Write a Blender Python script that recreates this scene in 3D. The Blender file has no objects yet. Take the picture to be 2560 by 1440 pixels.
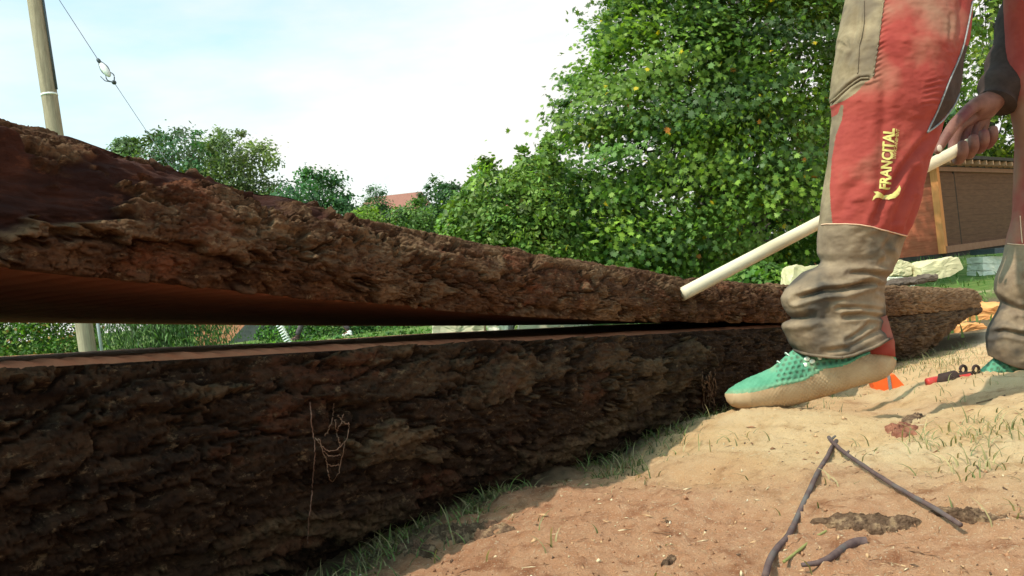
import bpy, bmesh, math, random
import numpy as np
from mathutils import Vector, Matrix
from mathutils.bvhtree import BVHTree

scene = bpy.context.scene
R = math.radians
rng = np.random.default_rng(7)
random.seed(7)

# ------------------------------------------------------------------ camera
F = 2217.0                      # focal length in photograph pixels (2560 wide)
ROLL = R(6.5)
EYE = np.array([0.0, 0.0, 0.30])
cr, sr = math.cos(ROLL), math.sin(ROLL)
cam_d = bpy.data.cameras.new("camera")
cam_d.sensor_width = 36.0
cam_d.lens = 36.0 * F / 2560.0
cam_d.clip_start = 0.02
cam_d.clip_end = 3000
cam = bpy.data.objects.new("camera", cam_d)
scene.collection.objects.link(cam)
cam.matrix_world = Matrix(((cr, sr, 0, EYE[0]), (0, 0, -1, EYE[1]), (-sr, cr, 0, EYE[2]), (0, 0, 0, 1)))
scene.camera = cam

# ------------------------------------------------------------------ light
SUN_EL = R(55)
SUN_DIR = Vector((-0.82 * math.cos(SUN_EL), -0.572 * math.cos(SUN_EL), math.sin(SUN_EL)))
w = bpy.data.worlds.new("World"); scene.world = w; w.use_nodes = True
nt = w.node_tree; nt.nodes.clear()
out = nt.nodes.new("ShaderNodeOutputWorld"); bg = nt.nodes.new("ShaderNodeBackground")
sky = nt.nodes.new("ShaderNodeTexSky"); sky.sky_type = 'NISHITA'; sky.sun_disc = False
sky.sun_elevation = SUN_EL
sky.sun_rotation = math.atan2(SUN_DIR.x, SUN_DIR.y)
sky.dust_density = 2.0
bg.inputs['Strength'].default_value = 0.12
tc = nt.nodes.new("ShaderNodeTexCoord")
mp = nt.nodes.new("ShaderNodeMapping"); mp.inputs['Scale'].default_value = (1.0, 1.0, 3.2)
mp.inputs['Rotation'].default_value = (0, R(8), 0)
nz = nt.nodes.new("ShaderNodeTexNoise"); nz.inputs['Scale'].default_value = 2.6; nz.inputs['Detail'].default_value = 6
nz.inputs['Roughness'].default_value = 0.55
sep = nt.nodes.new("ShaderNodeSeparateXYZ")
grad = nt.nodes.new("ShaderNodeMath"); grad.operation = 'MULTIPLY_ADD'     # thicker cloud towards the right
grad.inputs[1].default_value = 0.42
grad2 = nt.nodes.new("ShaderNodeMath"); grad2.operation = 'MULTIPLY_ADD'; grad2.inputs[1].default_value = -0.45
grad3 = nt.nodes.new("ShaderNodeMath"); grad3.operation = 'MULTIPLY_ADD'; grad3.inputs[1].default_value = 0.22   # unseen sky behind the camera cleared to cut the light on the bark
rmp = nt.nodes.new("ShaderNodeMapRange"); rmp.inputs['From Min'].default_value = 0.10; rmp.inputs['From Max'].default_value = 0.62
rmp.inputs['To Min'].default_value = 0.0; rmp.inputs['To Max'].default_value = 1.0
mixc = nt.nodes.new("ShaderNodeMix"); mixc.data_type = 'RGBA'
mixc.inputs['B'].default_value = (8.9, 8.75, 8.4, 1)
bright = nt.nodes.new("ShaderNodeMix"); bright.data_type = 'RGBA'; bright.blend_type = 'MULTIPLY'; bright.inputs['Factor'].default_value = 1
bright.inputs['B'].default_value = (1.9, 2.9, 2.5, 1)
L = nt.links
L.new(tc.outputs['Generated'], mp.inputs['Vector']); L.new(mp.outputs[0], nz.inputs['Vector'])
L.new(tc.outputs['Generated'], sep.inputs[0]); L.new(sep.outputs['X'], grad.inputs[0]); L.new(nz.outputs['Fac'], grad.inputs[2])
L.new(sep.outputs['Z'], grad2.inputs[0]); L.new(grad.outputs[0], grad2.inputs[2])
L.new(sep.outputs['Y'], grad3.inputs[0]); L.new(grad2.outputs[0], grad3.inputs[2]); L.new(grad3.outputs[0], rmp.inputs['Value']); L.new(rmp.outputs[0], mixc.inputs['Factor'])
L.new(sky.outputs[0], bright.inputs['A']); L.new(bright.outputs['Result'], mixc.inputs['A'])
L.new(mixc.outputs['Result'], bg.inputs['Color']); L.new(bg.outputs[0], out.inputs[0])

sd = bpy.data.lights.new("sun", 'SUN'); sd.energy = 4.6; sd.angle = R(0.6); sd.color = (1.0, 0.93, 0.80)
sun = bpy.data.objects.new("sun", sd); scene.collection.objects.link(sun)
sun.rotation_euler = SUN_DIR.to_track_quat('Z', 'Y').to_euler()

scene.view_settings.view_transform = 'Standard'; scene.view_settings.look = 'None'
scene.view_settings.exposure = 0.0; scene.view_settings.gamma = 1.0
scene.render.engine = 'CYCLES'
scene.cycles.use_denoising = True
scene.cycles.max_bounces = 6; scene.cycles.diffuse_bounces = 3; scene.cycles.transparent_max_bounces = 6

# ------------------------------------------------------------------ projection helpers
def P(px, py, d):
    px = np.asarray(px, float); py = np.asarray(py, float); d = np.asarray(d, float)
    u = (px - 1280) / F; v = -(py - 720) / F
    a = u * cr + v * sr; b = -u * sr + v * cr
    px, py, d, a, b = np.broadcast_arrays(px, py, d, a, b)
    return np.stack([EYE[0] + a * d, EYE[1] + d, EYE[2] + b * d], -1)

def proj(p):
    p = np.asarray(p, float) - EYE
    d = np.maximum(p[..., 1], 1e-3)
    a = p[..., 0] / d; b = p[..., 2] / d
    return 1280 + F * (a * cr - b * sr), 720 - F * (a * sr + b * cr)

def curve(pts):
    xs = np.array([p[0] for p in pts], float); ys = np.array([p[1] for p in pts], float)
    # smooth-ish interpolation (monotone cubic-like via dense linear + blur)
    gx = np.linspace(xs[0], xs[-1], 1500); gy = np.interp(gx, xs, ys)
    k = max(3, int(60 / ((xs[-1] - xs[0]) / 1500))) | 1
    pad = np.pad(gy, k // 2, mode='reflect', reflect_type='odd')
    gy = np.convolve(pad, np.ones(k) / k, 'valid')
    return lambda x: np.interp(x, gx, gy)

def solve_z(x, d, cv, it=8):
    """height of the point (x, d) that the curve cv(px) of the photograph passes through"""
    a = x / d; b = np.zeros_like(a)
    for _ in range(it):
        px = 1280 + F * (a * cr - b * sr)
        wv = -(cv(px) - 720) / F
        b = (wv - a * sr) / cr
    return EYE[2] + b * d

# ------------------------------------------------------------------ noise
def _h(i):
    i = i.astype(np.uint64)
    i = (i ^ (i >> np.uint64(33))) * np.uint64(0xff51afd7ed558ccd)
    i = (i ^ (i >> np.uint64(33))) * np.uint64(0xc4ceb9fe1a85ec53)
    i = i ^ (i >> np.uint64(33))
    return (i & np.uint64(0xffffff)).astype(np.float64) / float(0xffffff)
def _hc(ix, iy, iz, s):
    return _h(((ix.astype(np.int64) & 0xfffff) | ((iy.astype(np.int64) & 0xfffff) << 20) | ((iz.astype(np.int64) & 0xfffff) << 40)) + s * 7919)
def vnoise(p, seed=0):
    p = np.asarray(p, float); i = np.floor(p).astype(np.int64); f = p - i; f = f * f * f * (f * (f * 6 - 15) + 10)
    r = 0
    for dx in (0, 1):
        wx = f[..., 0] if dx else 1 - f[..., 0]
        for dy in (0, 1):
            wy = f[..., 1] if dy else 1 - f[..., 1]
            for dz in (0, 1):
                wz = f[..., 2] if dz else 1 - f[..., 2]
                r = r + wx * wy * wz * _hc(i[..., 0] + dx, i[..., 1] + dy, i[..., 2] + dz, seed)
    return r * 2 - 1
def fbm(p, o=4, seed=0, gain=0.5):
    a = 1.0; s = 0.0; t = 0
    for k in range(o):
        s = s + a * vnoise(np.asarray(p) * (2.03 ** k) + 17.3 * k, seed + k); t += a; a *= gain
    return s / t
def worley2(x, y, seed=0):
    ix = np.floor(x); iy = np.floor(y)
    f1 = np.full(x.shape, 9.0); f2 = np.full(x.shape, 9.0); cid = np.zeros(x.shape)
    for dx in (-1, 0, 1):
        for dy in (-1, 0, 1):
            cx = ix + dx; cy = iy + dy
            hx = _hc(cx, cy, cx * 0, seed); hy = _hc(cx, cy, cx * 0 + 1, seed)
            dd = np.hypot(cx + hx - x, cy + hy - y)
            n = dd < f1
            f2 = np.where(n, f1, np.minimum(f2, dd))
            cid = np.where(n, _hc(cx, cy, cx * 0 + 2, seed), cid)
            f1 = np.where(n, dd, f1)
    return f1, f2, cid
def sst(a, b, x):
    t = np.clip((x - a) / (b - a), 0, 1); return t * t * (3 - 2 * t)
def in_poly(px, py, poly):
    px = np.asarray(px); py = np.asarray(py); r = np.zeros(px.shape, bool); n = len(poly)
    for i in range(n):
        x1, y1 = poly[i]; x2, y2 = poly[(i + 1) % n]
        if y1 == y2: continue
        c = ((y1 > py) != (y2 > py)) & (px < (x2 - x1) * (py - y1) / (y2 - y1) + x1)
        r ^= c
    return r
def seg_dist(px, py, pts, closed=False):
    r = np.full(np.shape(px), 1e9); n = len(pts)
    for i in range(n if closed else n - 1):
        x1, y1 = pts[i][:2]; x2, y2 = pts[(i + 1) % n][:2]
        L2 = (x2 - x1) ** 2 + (y2 - y1) ** 2 + 1e-9
        t = np.clip(((px - x1) * (x2 - x1) + (py - y1) * (y2 - y1)) / L2, 0, 1)
        r = np.minimum(r, np.hypot(px - x1 - t * (x2 - x1), py - y1 - t * (y2 - y1)))
    return r

# ------------------------------------------------------------------ object helpers
def tag(o, label=None, cat=None, group=None, kind=None):
    if label: o['label'] = label
    if cat: o['category'] = cat
    if group: o['group'] = group
    if kind: o['kind'] = kind
    return o
def thing(name, label, cat, loc=(0, 0, 0), group=None):
    o = bpy.data.objects.new(name, None); scene.collection.objects.link(o)
    o.location = tuple(float(c) for c in loc); o.empty_display_size = 0.1
    return tag(o, label, cat, group)
def wloc(o):
    l = Vector(o.location)
    while o.parent: o = o.parent; l = l + o.location
    return np.array(l)
def mesh(name, V, faces, mat, parent=None, smooth=True, col=None, attrs=None):
    V = np.asarray(V, float).reshape(-1, 3)
    if parent is not None: V = V - wloc(parent)
    me = bpy.data.meshes.new(name)
    if isinstance(faces, np.ndarray):
        m, k = faces.shape
        me.vertices.add(len(V)); me.vertices.foreach_set('co', V.astype(np.float32).ravel())
        me.loops.add(m * k); me.loops.foreach_set('vertex_index', faces.astype(np.int32).ravel())
        me.polygons.add(m); me.polygons.foreach_set('loop_start', np.arange(0, m * k, k, dtype=np.int32))
        me.update(calc_edges=True)
    else:
        me.from_pydata([tuple(v) for v in V], [], [tuple(f) for f in faces]); me.update()
    if smooth: me.polygons.foreach_set('use_smooth', np.ones(len(me.polygons), bool))
    if col is not None:
        a = me.color_attributes.new('col', 'FLOAT_COLOR', 'POINT')
        c = np.ones((len(V), 4)); c[:, :3] = col; a.data.foreach_set('color', c.astype(np.float32).ravel())
    for nme, arr in (attrs or {}).items():
        a = me.attributes.new(nme, 'FLOAT', 'POINT'); a.data.foreach_set('value', np.asarray(arr, np.float32).ravel())
    if mat: me.materials.append(mat)
    o = bpy.data.objects.new(name, me); scene.collection.objects.link(o)
    if parent is not None: o.parent = parent
    return o
def gridf(nu, nv, wrap=False):
    i = np.arange(nu - 1)[:, None]; j = np.arange(nv if wrap else nv - 1)[None, :]; j2 = (j + 1) % nv
    a = i * nv + j; b = i * nv + j2; c = (i + 1) * nv + j2; d = (i + 1) * nv + j
    return np.stack([a + 0 * b, b, c, d], -1).reshape(-1, 4)
def subset(V, Fq, keep, arrs=()):
    Fk = Fq[keep]; used, inv = np.unique(Fk, return_inverse=True)
    return (V[used], inv.reshape(Fk.shape)) + tuple(a[used] for a in arrs)
def tube_geo(pts, rad, n=10, cap=True):
    pts = np.asarray(pts, float); m = len(pts); rad = np.broadcast_to(np.asarray(rad, float), (m,))
    T = np.gradient(pts, axis=0); T /= np.linalg.norm(T, axis=1)[:, None] + 1e-12
    up = np.array([0, 0, 1.0]) if abs(T[:, 2]).mean() < 0.9 else np.array([0, 1.0, 0])
    X = np.cross(T, up); X /= np.linalg.norm(X, axis=1)[:, None] + 1e-12; Y = np.cross(T, X)
    a = np.linspace(0, 2 * math.pi, n, endpoint=False)
    V = pts[:, None] + rad[:, None, None] * (np.cos(a)[None, :, None] * X[:, None] + np.sin(a)[None, :, None] * Y[:, None])
    V = V.reshape(-1, 3); Fq = gridf(m, n, True).tolist()
    if cap:
        Fq.append(list(range(n))[::-1]); Fq.append([(m - 1) * n + k for k in range(n)])
    return V, Fq
class MB:
    def __init__(s): s.v = []; s.f = []; s.n = 0
    def add(s, V, Fq):
        V = np.asarray(V, float).reshape(-1, 3); s.v.append(V)
        s.f += [[int(i) + s.n for i in f] for f in Fq]; s.n += len(V); return s
    def tube(s, pts, rad, n=10, cap=True): return s.add(*tube_geo(pts, rad, n, cap))
    def box(s, c, ax, ay, az):
        c = np.asarray(c, float); ax, ay, az = (np.asarray(q, float) for q in (ax, ay, az))
        V = [c + i * ax + j * ay + k * az for i in (-1, 1) for j in (-1, 1) for k in (-1, 1)]
        return s.add(V, [(0, 1, 3, 2), (4, 6, 7, 5), (0, 4, 5, 1), (2, 3, 7, 6), (0, 2, 6, 4), (1, 5, 7, 3)])
    def ell(s, c, r, M=None, nu=10, nv=14):
        u = np.linspace(0, math.pi, nu); v = np.linspace(0, 2 * math.pi, nv, endpoint=False)
        U, W = np.meshgrid(u, v, indexing='ij')
        V = np.stack([np.sin(U) * np.cos(W), np.sin(U) * np.sin(W), np.cos(U)], -1) * np.asarray(r)
        V = V.reshape(-1, 3)
        if M is not None: V = V @ np.asarray(M).T
        return s.add(V + np.asarray(c), gridf(nu, nv, True).tolist())
    def obj(s, name, mat, parent=None, smooth=True):
        return mesh(name, np.concatenate(s.v), s.f, mat, parent, smooth)
def bevel(o, w_, seg=2):
    m = o.modifiers.new('bevel', 'BEVEL'); m.width = w_; m.segments = seg; m.limit_method = 'ANGLE'; return o
def dense(pts, n):
    pts = np.asarray(pts, float); t = np.linspace(0, len(pts) - 1, n)
    # Catmull-Rom
    i = np.clip(np.floor(t).astype(int), 0, len(pts) - 2); f = (t - i)[:, None]
    p = lambda k: pts[np.clip(k, 0, len(pts) - 1)]
    p0, p1, p2, p3 = p(i - 1), p(i), p(i + 1), p(i + 2)
    return 0.5 * (2 * p1 + (p2 - p0) * f + (2 * p0 - 5 * p1 + 4 * p2 - p3) * f ** 2 + (3 * p1 - p0 - 3 * p2 + p3) * f ** 3)

# ------------------------------------------------------------------ materials
def srgb(r, g, b):
    f = lambda c: (c / 255 / 12.92) if c / 255 <= 0.04045 else ((c / 255 + 0.055) / 1.055) ** 2.4
    return (f(r), f(g), f(b), 1)
def mat_new(name, rough=0.9, spec=0.2):
    m = bpy.data.materials.new(name); m.use_nodes = True; b = m.node_tree.nodes['Principled BSDF']
    b.inputs['Roughness'].default_value = rough
    b.inputs['Specular IOR Level'].default_value = spec
    return m, m.node_tree, b
def noise_mat(name, c1, c2, scale=20, detail=6, rough=0.9, spec=0.2, stretch=(1, 1, 1), rot=(0, 0, 0), bump=0.0, bscale=None,
              c3=None, s3=4, lo=0.35, hi=0.65, bdist=0.002, lo3=0.5, hi3=0.7, usecol=False):
    m, n, b = mat_new(name, rough, spec); N = n.nodes.new; Lk = n.links.new
    tc = N("ShaderNodeTexCoord"); mp = N("ShaderNodeMapping"); mp.inputs['Scale'].default_value = stretch
    mp.inputs['Rotation'].default_value = rot
    Lk(tc.outputs['Object'], mp.inputs['Vector'])
    nz = N("ShaderNodeTexNoise"); nz.inputs['Scale'].default_value = scale; nz.inputs['Detail'].default_value = detail
    nz.inputs['Roughness'].default_value = 0.65
    Lk(mp.outputs[0], nz.inputs['Vector'])
    mr = N("ShaderNodeMapRange"); mr.inputs['From Min'].default_value = lo; mr.inputs['From Max'].default_value = hi
    Lk(nz.outputs['Fac'], mr.inputs['Value'])
    mx = N("ShaderNodeMix"); mx.data_type = 'RGBA'; mx.inputs['A'].default_value = (*c1[:3], 1); mx.inputs['B'].default_value = (*c2[:3], 1)
    Lk(mr.outputs[0], mx.inputs['Factor']); res = mx.outputs['Result']
    if c3 is not None:
        nz3 = N("ShaderNodeTexNoise"); nz3.inputs['Scale'].default_value = s3; nz3.inputs['Detail'].default_value = 4
        Lk(mp.outputs[0], nz3.inputs['Vector'])
        mr3 = N("ShaderNodeMapRange"); mr3.inputs['From Min'].default_value = lo3; mr3.inputs['From Max'].default_value = hi3
        Lk(nz3.outputs['Fac'], mr3.inputs['Value'])
        mx3 = N("ShaderNodeMix"); mx3.data_type = 'RGBA'; mx3.inputs['B'].default_value = (*c3[:3], 1)
        Lk(res, mx3.inputs['A']); Lk(mr3.outputs[0], mx3.inputs['Factor']); res = mx3.outputs['Result']
    if usecol:
        at = N("ShaderNodeAttribute"); at.attribute_name = 'col'
        mm = N("ShaderNodeMix"); mm.data_type = 'RGBA'; mm.blend_type = 'MULTIPLY'; mm.inputs['Factor'].default_value = 1
        Lk(res, mm.inputs['A']); Lk(at.outputs['Color'], mm.inputs['B']); res = mm.outputs['Result']
    Lk(res, b.inputs['Base Color'])
    if bump:
        nb = N("ShaderNodeTexNoise"); nb.inputs['Scale'].default_value = bscale or scale * 3; nb.inputs['Detail'].default_value = 5
        Lk(mp.outputs[0], nb.inputs['Vector'])
        bp = N("ShaderNodeBump"); bp.inputs['Strength'].default_value = bump; bp.inputs['Distance'].default_value = bdist
        Lk(nb.outputs['Fac'], bp.inputs['Height']); Lk(bp.outputs[0], b.inputs['Normal'])
    return m
def leaf_mat(name, trans=0.35):
    m, n, b = mat_new(name, 0.5, 0.3); N = n.nodes.new; Lk = n.links.new
    at = N("ShaderNodeAttribute"); at.attribute_name = 'col'
    Lk(at.outputs['Color'], b.inputs['Base Color'])
    tr = N("ShaderNodeBsdfTranslucent")
    mm = N("ShaderNodeMix"); mm.data_type = 'RGBA'; mm.blend_type = 'MULTIPLY'; mm.inputs['Factor'].default_value = 1
    mm.inputs['B'].default_value = (1.3, 1.5, 0.5, 1)
    Lk(at.outputs['Color'], mm.inputs['A']); Lk(mm.outputs['Result'], tr.inputs['Color'])
    ms = N("ShaderNodeMixShader"); ms.inputs[0].default_value = trans
    Lk(b.outputs[0], ms.inputs[1]); Lk(tr.outputs[0], ms.inputs[2])
    Lk(ms.outputs[0], n.nodes['Material Output'].inputs[0])
    return m

M = {}
M['leaf'] = leaf_mat('leaf'); M['grass'] = leaf_mat('grass_blade', 0.25)
M['trunk'] = noise_mat('trunk_bark', (.05, .04, .03), (.13, .11, .09), 30, stretch=(1, 1, .2), bump=.6, bdist=.02)

# ================================================================== ground
_hy = [-400, -3, 0.0, 0.8, 1.2, 1.6, 2.1, 2.7, 3.6, 5.2, 8, 12, 15, 18, 22, 60, 900]
_hh = [.25, .22, .25, .255, .272, .30, .352, .40, .475, .63, .64, .56, .48, .40, .36, .3, .3]
LOGX = lambda y: .663 * y - .813           # near face line of the log in plan
def ground_z(x, y, fine=False):
    x = np.asarray(x, float); y = np.asarray(y, float); x, y = np.broadcast_arrays(x, y)
    z = EYE[2] - np.interp(y, _hy, _hh)
    z = z - (.62 - np.interp(y, _hy, _hh)).clip(0) * sst(7, 10, y) * (1 - sst(30, 45, y)) * (1 - sst(1.0, 4.0, x))
    s = sst(0.3, 1.5, 3.0 - np.hypot(x - 0.5, y - 1.2)) + 0.35
    p = np.stack([x, y, 0 * x], -1)
    z = z + s * 0.020 * vnoise(p * 3.1, 3) + s * .008 * vnoise(p * 9, 5)
    # low bank of sawdust thrown up along the log, hollow behind it
    ridge = (x - .663 * y) 
    z = z + 0.018 * np.exp(-((x - (0.30 + .42 * (y - 1.2))) / .10) ** 2) * sst(.9, 1.3, y) * (1 - sst(2.0, 2.5, y))
    tp = P(1925, 1040, 1.50)
    z = z + .021 * np.exp(-(((x - tp[0]) / .20) ** 2 + ((y - tp[1]) / .13) ** 2))          # heap under the lifted foot
    z = z + .5 * sst(25, 60, y) * vnoise(p * .05, 8)
    if fine:
        near = 1 - sst(2.5, 6, np.hypot(x, y))
        z = z + near * (.0085 * fbm(p * 26, 5, 11, .62) + .0034 * np.maximum(0, fbm(p * 95, 3, 21)) * 1.6)
        z = z - near * .006 * sst(.25, .6, fbm(p * 15, 3, 31))
    return z
def G(px, py, it=14):
    """point of the ground seen at (px, py)"""
    d = np.full(np.shape(px), 1.2) if np.ndim(px) else np.array(1.2)
    q = P(px, py, 1.0) - EYE
    sl = -q[..., 2]
    for _ in range(it * 3):
        z = ground_z(q[..., 0] * d, d); d = d * .5 + .5 * (EYE[2] - z) / np.maximum(sl, 1e-3)
    return EYE + q * d[..., None]

r = np.concatenate([np.geomspace(.30, 4.2, 560, endpoint=False), np.geomspace(4.2, 900, 130)])
th = np.concatenate([np.linspace(-38, 42, 560, endpoint=False), np.linspace(42, 322, 100, endpoint=False)])
RR, TT = np.meshgrid(r, np.radians(th), indexing='ij')
gx = RR * np.sin(TT); gy = RR * np.cos(TT)
gz = ground_z(gx, gy, True)
gV = np.stack([gx, gy, gz], -1).reshape(-1, 3)
gF = gridf(len(r), len(th), True)
cidx = len(gV)
gV = np.vstack([gV, [[0, 0, float(ground_z(0, 0))]]])
cen = np.array([[cidx, (j + 1) % len(th), j, j] for j in range(len(th))])
# colour zones of the ground
pxx, pyy = gV[:, 0], gV[:, 1]
pp = np.stack([pxx, pyy, 0 * pxx], -1)
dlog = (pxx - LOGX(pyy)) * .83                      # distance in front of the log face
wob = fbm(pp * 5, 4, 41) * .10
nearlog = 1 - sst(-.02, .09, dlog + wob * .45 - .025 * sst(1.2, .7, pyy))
behind = sst(0, .25, -dlog)
# soft shade on the camera side painted as redder sawdust, yellow sawdust beyond
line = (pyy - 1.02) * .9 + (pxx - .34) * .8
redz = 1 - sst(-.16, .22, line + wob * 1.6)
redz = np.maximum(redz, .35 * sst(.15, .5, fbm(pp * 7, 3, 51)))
far = sst(5.8, 6.6, pyy)
pale = sst(4.0, 5.2, pyy)
gg = sst(-.5, .5, fbm(pp * .5, 3, 61) + 0.2)
road = (1 - sst(-.6, .3, (pyy - 9.5) - 0.9 * (pxx - 5.2) + .5 * wob * 10)) * sst(1.5, 3.5, pxx)
grassz = np.clip(np.maximum(far * (1 - road), behind * sst(.3, .9, -dlog)), 0, 1)
grassz = np.maximum(grassz, .0)
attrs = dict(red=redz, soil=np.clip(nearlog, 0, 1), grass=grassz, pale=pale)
m, n, b = mat_new('ground', 1.0, 0.05); N = n.nodes.new; Lk = n.links.new
tc = N("ShaderNodeTexCoord")
def nznode(scale, det=5, rough=.6):
    q = N("ShaderNodeTexNoise"); q.inputs['Scale'].default_value = scale; q.inputs['Detail'].default_value = det
    q.inputs['Roughness'].default_value = rough; Lk(tc.outputs['Object'], q.inputs['Vector']); return q.outputs['Fac']
def mrange(v, a, b_, c=0, d=1):
    q = N("ShaderNodeMapRange"); q.inputs['From Min'].default_value = a; q.inputs['From Max'].default_value = b_
    q.inputs['To Min'].default_value = c; q.inputs['To Max'].default_value = d; Lk(v, q.inputs['Value']); return q.outputs[0]
def mix(A, B, f):
    q = N("ShaderNodeMix"); q.data_type = 'RGBA'
    for k, v in (('A', A), ('B', B)):
        if isinstance(v, tuple): q.inputs[k].default_value = (*v[:3], 1)
        else: Lk(v, q.inputs[k])
    if isinstance(f, float): q.inputs['Factor'].default_value = f
    else: Lk(f, q.inputs['Factor'])
    return q.outputs['Result']
def attr(nm):
    q = N("ShaderNodeAttribute"); q.attribute_name = nm; return q.outputs['Fac']
n1 = nznode(7); n2 = nznode(60, 6); n3 = nznode(420, 3); n4 = nznode(1400, 2); n5 = nznode(26, 5)
yel = mix((.75, .465, .235), (.81, .57, .33), mrange(n1, .35, .65)); yel = mix(yel, (.46, .22, .09), mrange(n5, .54, .70, 0, .6))
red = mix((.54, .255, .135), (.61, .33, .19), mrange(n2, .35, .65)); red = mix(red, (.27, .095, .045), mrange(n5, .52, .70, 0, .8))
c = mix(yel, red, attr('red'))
c = mix(c, (.74, .58, .40), mrange(n3, .58, .68, 0, .6)); c = mix(c, (.27, .125, .065), mrange(n4, .59, .68, 0, .5)); c = mix(c, (.36, .18, .09), mrange(nznode(150, 4, .7), .60, .70, 0, .4))
c = mix(c, (.60, .44, .30), attr('pale'))
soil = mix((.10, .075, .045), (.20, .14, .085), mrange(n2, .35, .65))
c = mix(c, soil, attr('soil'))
gr = mix((.06, .13, .025), (.16, .20, .06), mrange(n1, .35, .65)); gr = mix(gr, (.42, .33, .20), mrange(nznode(1.3, 4), .58, .68, 0, .8))
c = mix(c, gr, attr('grass'))
Lk(c, b.inputs['Base Color'])
add = N("ShaderNodeMath"); add.operation = 'ADD'; Lk(n3, add.inputs[0]); Lk(n4, add.inputs[1])
bp = N("ShaderNodeBump"); bp.inputs['Strength'].default_value = 1.0; bp.inputs['Distance'].default_value = .0035
Lk(add.outputs[0], bp.inputs['Height']); Lk(bp.outputs[0], b.inputs['Normal'])
M['ground'] = m
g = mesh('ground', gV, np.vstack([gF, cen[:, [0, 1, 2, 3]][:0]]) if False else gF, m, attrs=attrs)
# centre fan under the camera
bmg = bmesh.new(); bmg.from_mesh(g.data); bmg.verts.ensure_lookup_table()
for j in range(len(th)):
    f_ = bmg.faces.new((bmg.verts[cidx], bmg.verts[(j + 1) % len(th)], bmg.verts[j])); f_.smooth = True
bmesh.ops.recalc_face_normals(bmg, faces=bmg.faces)
bmg.to_mesh(g.data); bmg.free()
if g.data.polygons[0].normal.z < 0: g.data.flip_normals()
tag(g, kind='structure')

# ================================================================== the split log
UB = curve([(-2500, 300), (-1200, 500), (-500, 600), (0, 665), (420, 710), (700, 738), (1000, 762), (1300, 785), (1600, 799), (1960, 803), (2200, 790), (2430, 772), (2800, 745)])
UT = curve([(-2500, -650), (-1200, -150), (-500, 130), (0, 305), (180, 345), (350, 400), (500, 440), (640, 482), (720, 488), (800, 510), (850, 545), (1000, 575), (1100, 596), (1300, 632), (1500, 668), (1700, 697), (1950, 716), (2150, 716), (2430, 722), (2800, 730)])
UF = curve([(-2500, 770), (0, 806), (700, 814), (1040, 814), (1300, 813), (1500, 806), (1700, 802), (2430, 770), (2800, 745)])
LT = curve([(-2500, 1150), (-1200, 1030), (0, 926), (350, 905), (700, 884), (1000, 868), (1300, 855), (1600, 838), (1960, 818), (2200, 797), (2430, 772), (2800, 745)])
LF = curve([(-2500, 1040), (0, 891), (350, 872), (700, 857), (1040, 835), (1300, 823), (1500, 813), (1700, 806), (2430, 772), (2800, 745)])
NPERP = np.array([-.833, .553])               # horizontally away from the camera, across the log
W_LOG = 0.60
dd = np.concatenate([np.linspace(-.9, .42, 60, endpoint=False), 1 / np.linspace(1 / .42, 1 / 5.63, 1250)])
SS = (dd + .9) / .833                          # length along the log
def zline(cv, off):
    """height profile along the log of the line offset by off across it"""
    x = LOGX(dd) + off * NPERP[0]; y = dd + off * NPERP[1]
    ok = y > .5 + off * .3
    z = solve_z(np.where(ok, x, 1), np.where(ok, y, 1), cv)
    return np.interp(dd, dd[ok], z[ok])
zUB, zUT, zUF = zline(UB, 0), zline(UT, .035), zline(UF, W_LOG)
zLT, zLF = zline(LT, 0), zline(LF, W_LOG)
zUB = np.maximum(zUB, zLT + .004); zUF = np.maximum(zUF, zLF + .004)

def bark_disp(s, t, seed, plate=1.0):
    """outward displacement of bark at length s and girth t (metres): long flat plates, deep narrow cracks"""
    p = np.stack([s, t, 0 * s + seed], -1)
    jx = .7 * fbm(p * np.array([24, 40, 1]), 4, seed + 1, .6); jy = fbm(p * np.array([16, 48, 1]), 5, seed + 2, .65)
    sway = fbm(p * np.array([2.5, 5, 1]), 2, seed + 13)
    big = fbm(p * np.array([3.2, 7, 1]), 3, seed + 5)
    f1, f2, cid = worley2(s * 6.5 + jx * 1.0 + t * 3, t * 34 + jy * .80 + sway * 3.0, seed + 3)
    gap = f2 - f1
    crack = sst(.015, .10, gap)
    dome = sst(.0, .6, gap)
    g1, g2, cid2 = worley2(s * 30 + jx * 2.2, t * 100 + jy * 3.0 + sway * 9, seed + 4)
    c2 = sst(.01, .13, g2 - g1)
    crust = fbm(p * np.array([85, 150, 1]), 4, seed + 6, .7)
    grit = fbm(p * np.array([320, 420, 1]), 3, seed + 7, .7)
    lay = fbm(p * np.array([10, 110, 1]), 4, seed + 8, .6)
    hollow = sst(.22, .30, fbm(p * np.array([9, 26, 1]), 4, seed + 10, .6))        # flakes broken away, sharp edged
    d = .009 * big + plate * (.0125 * crack * (.40 + .85 * cid) + .0020 * dome + .0032 * c2 * crack * (.3 + 1.2 * cid2) + .0030 * lay) + (.0034 if seed < 200 else .0042) * crust + .0021 * grit - .0060 * hollow
    return d, crack, cid
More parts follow.
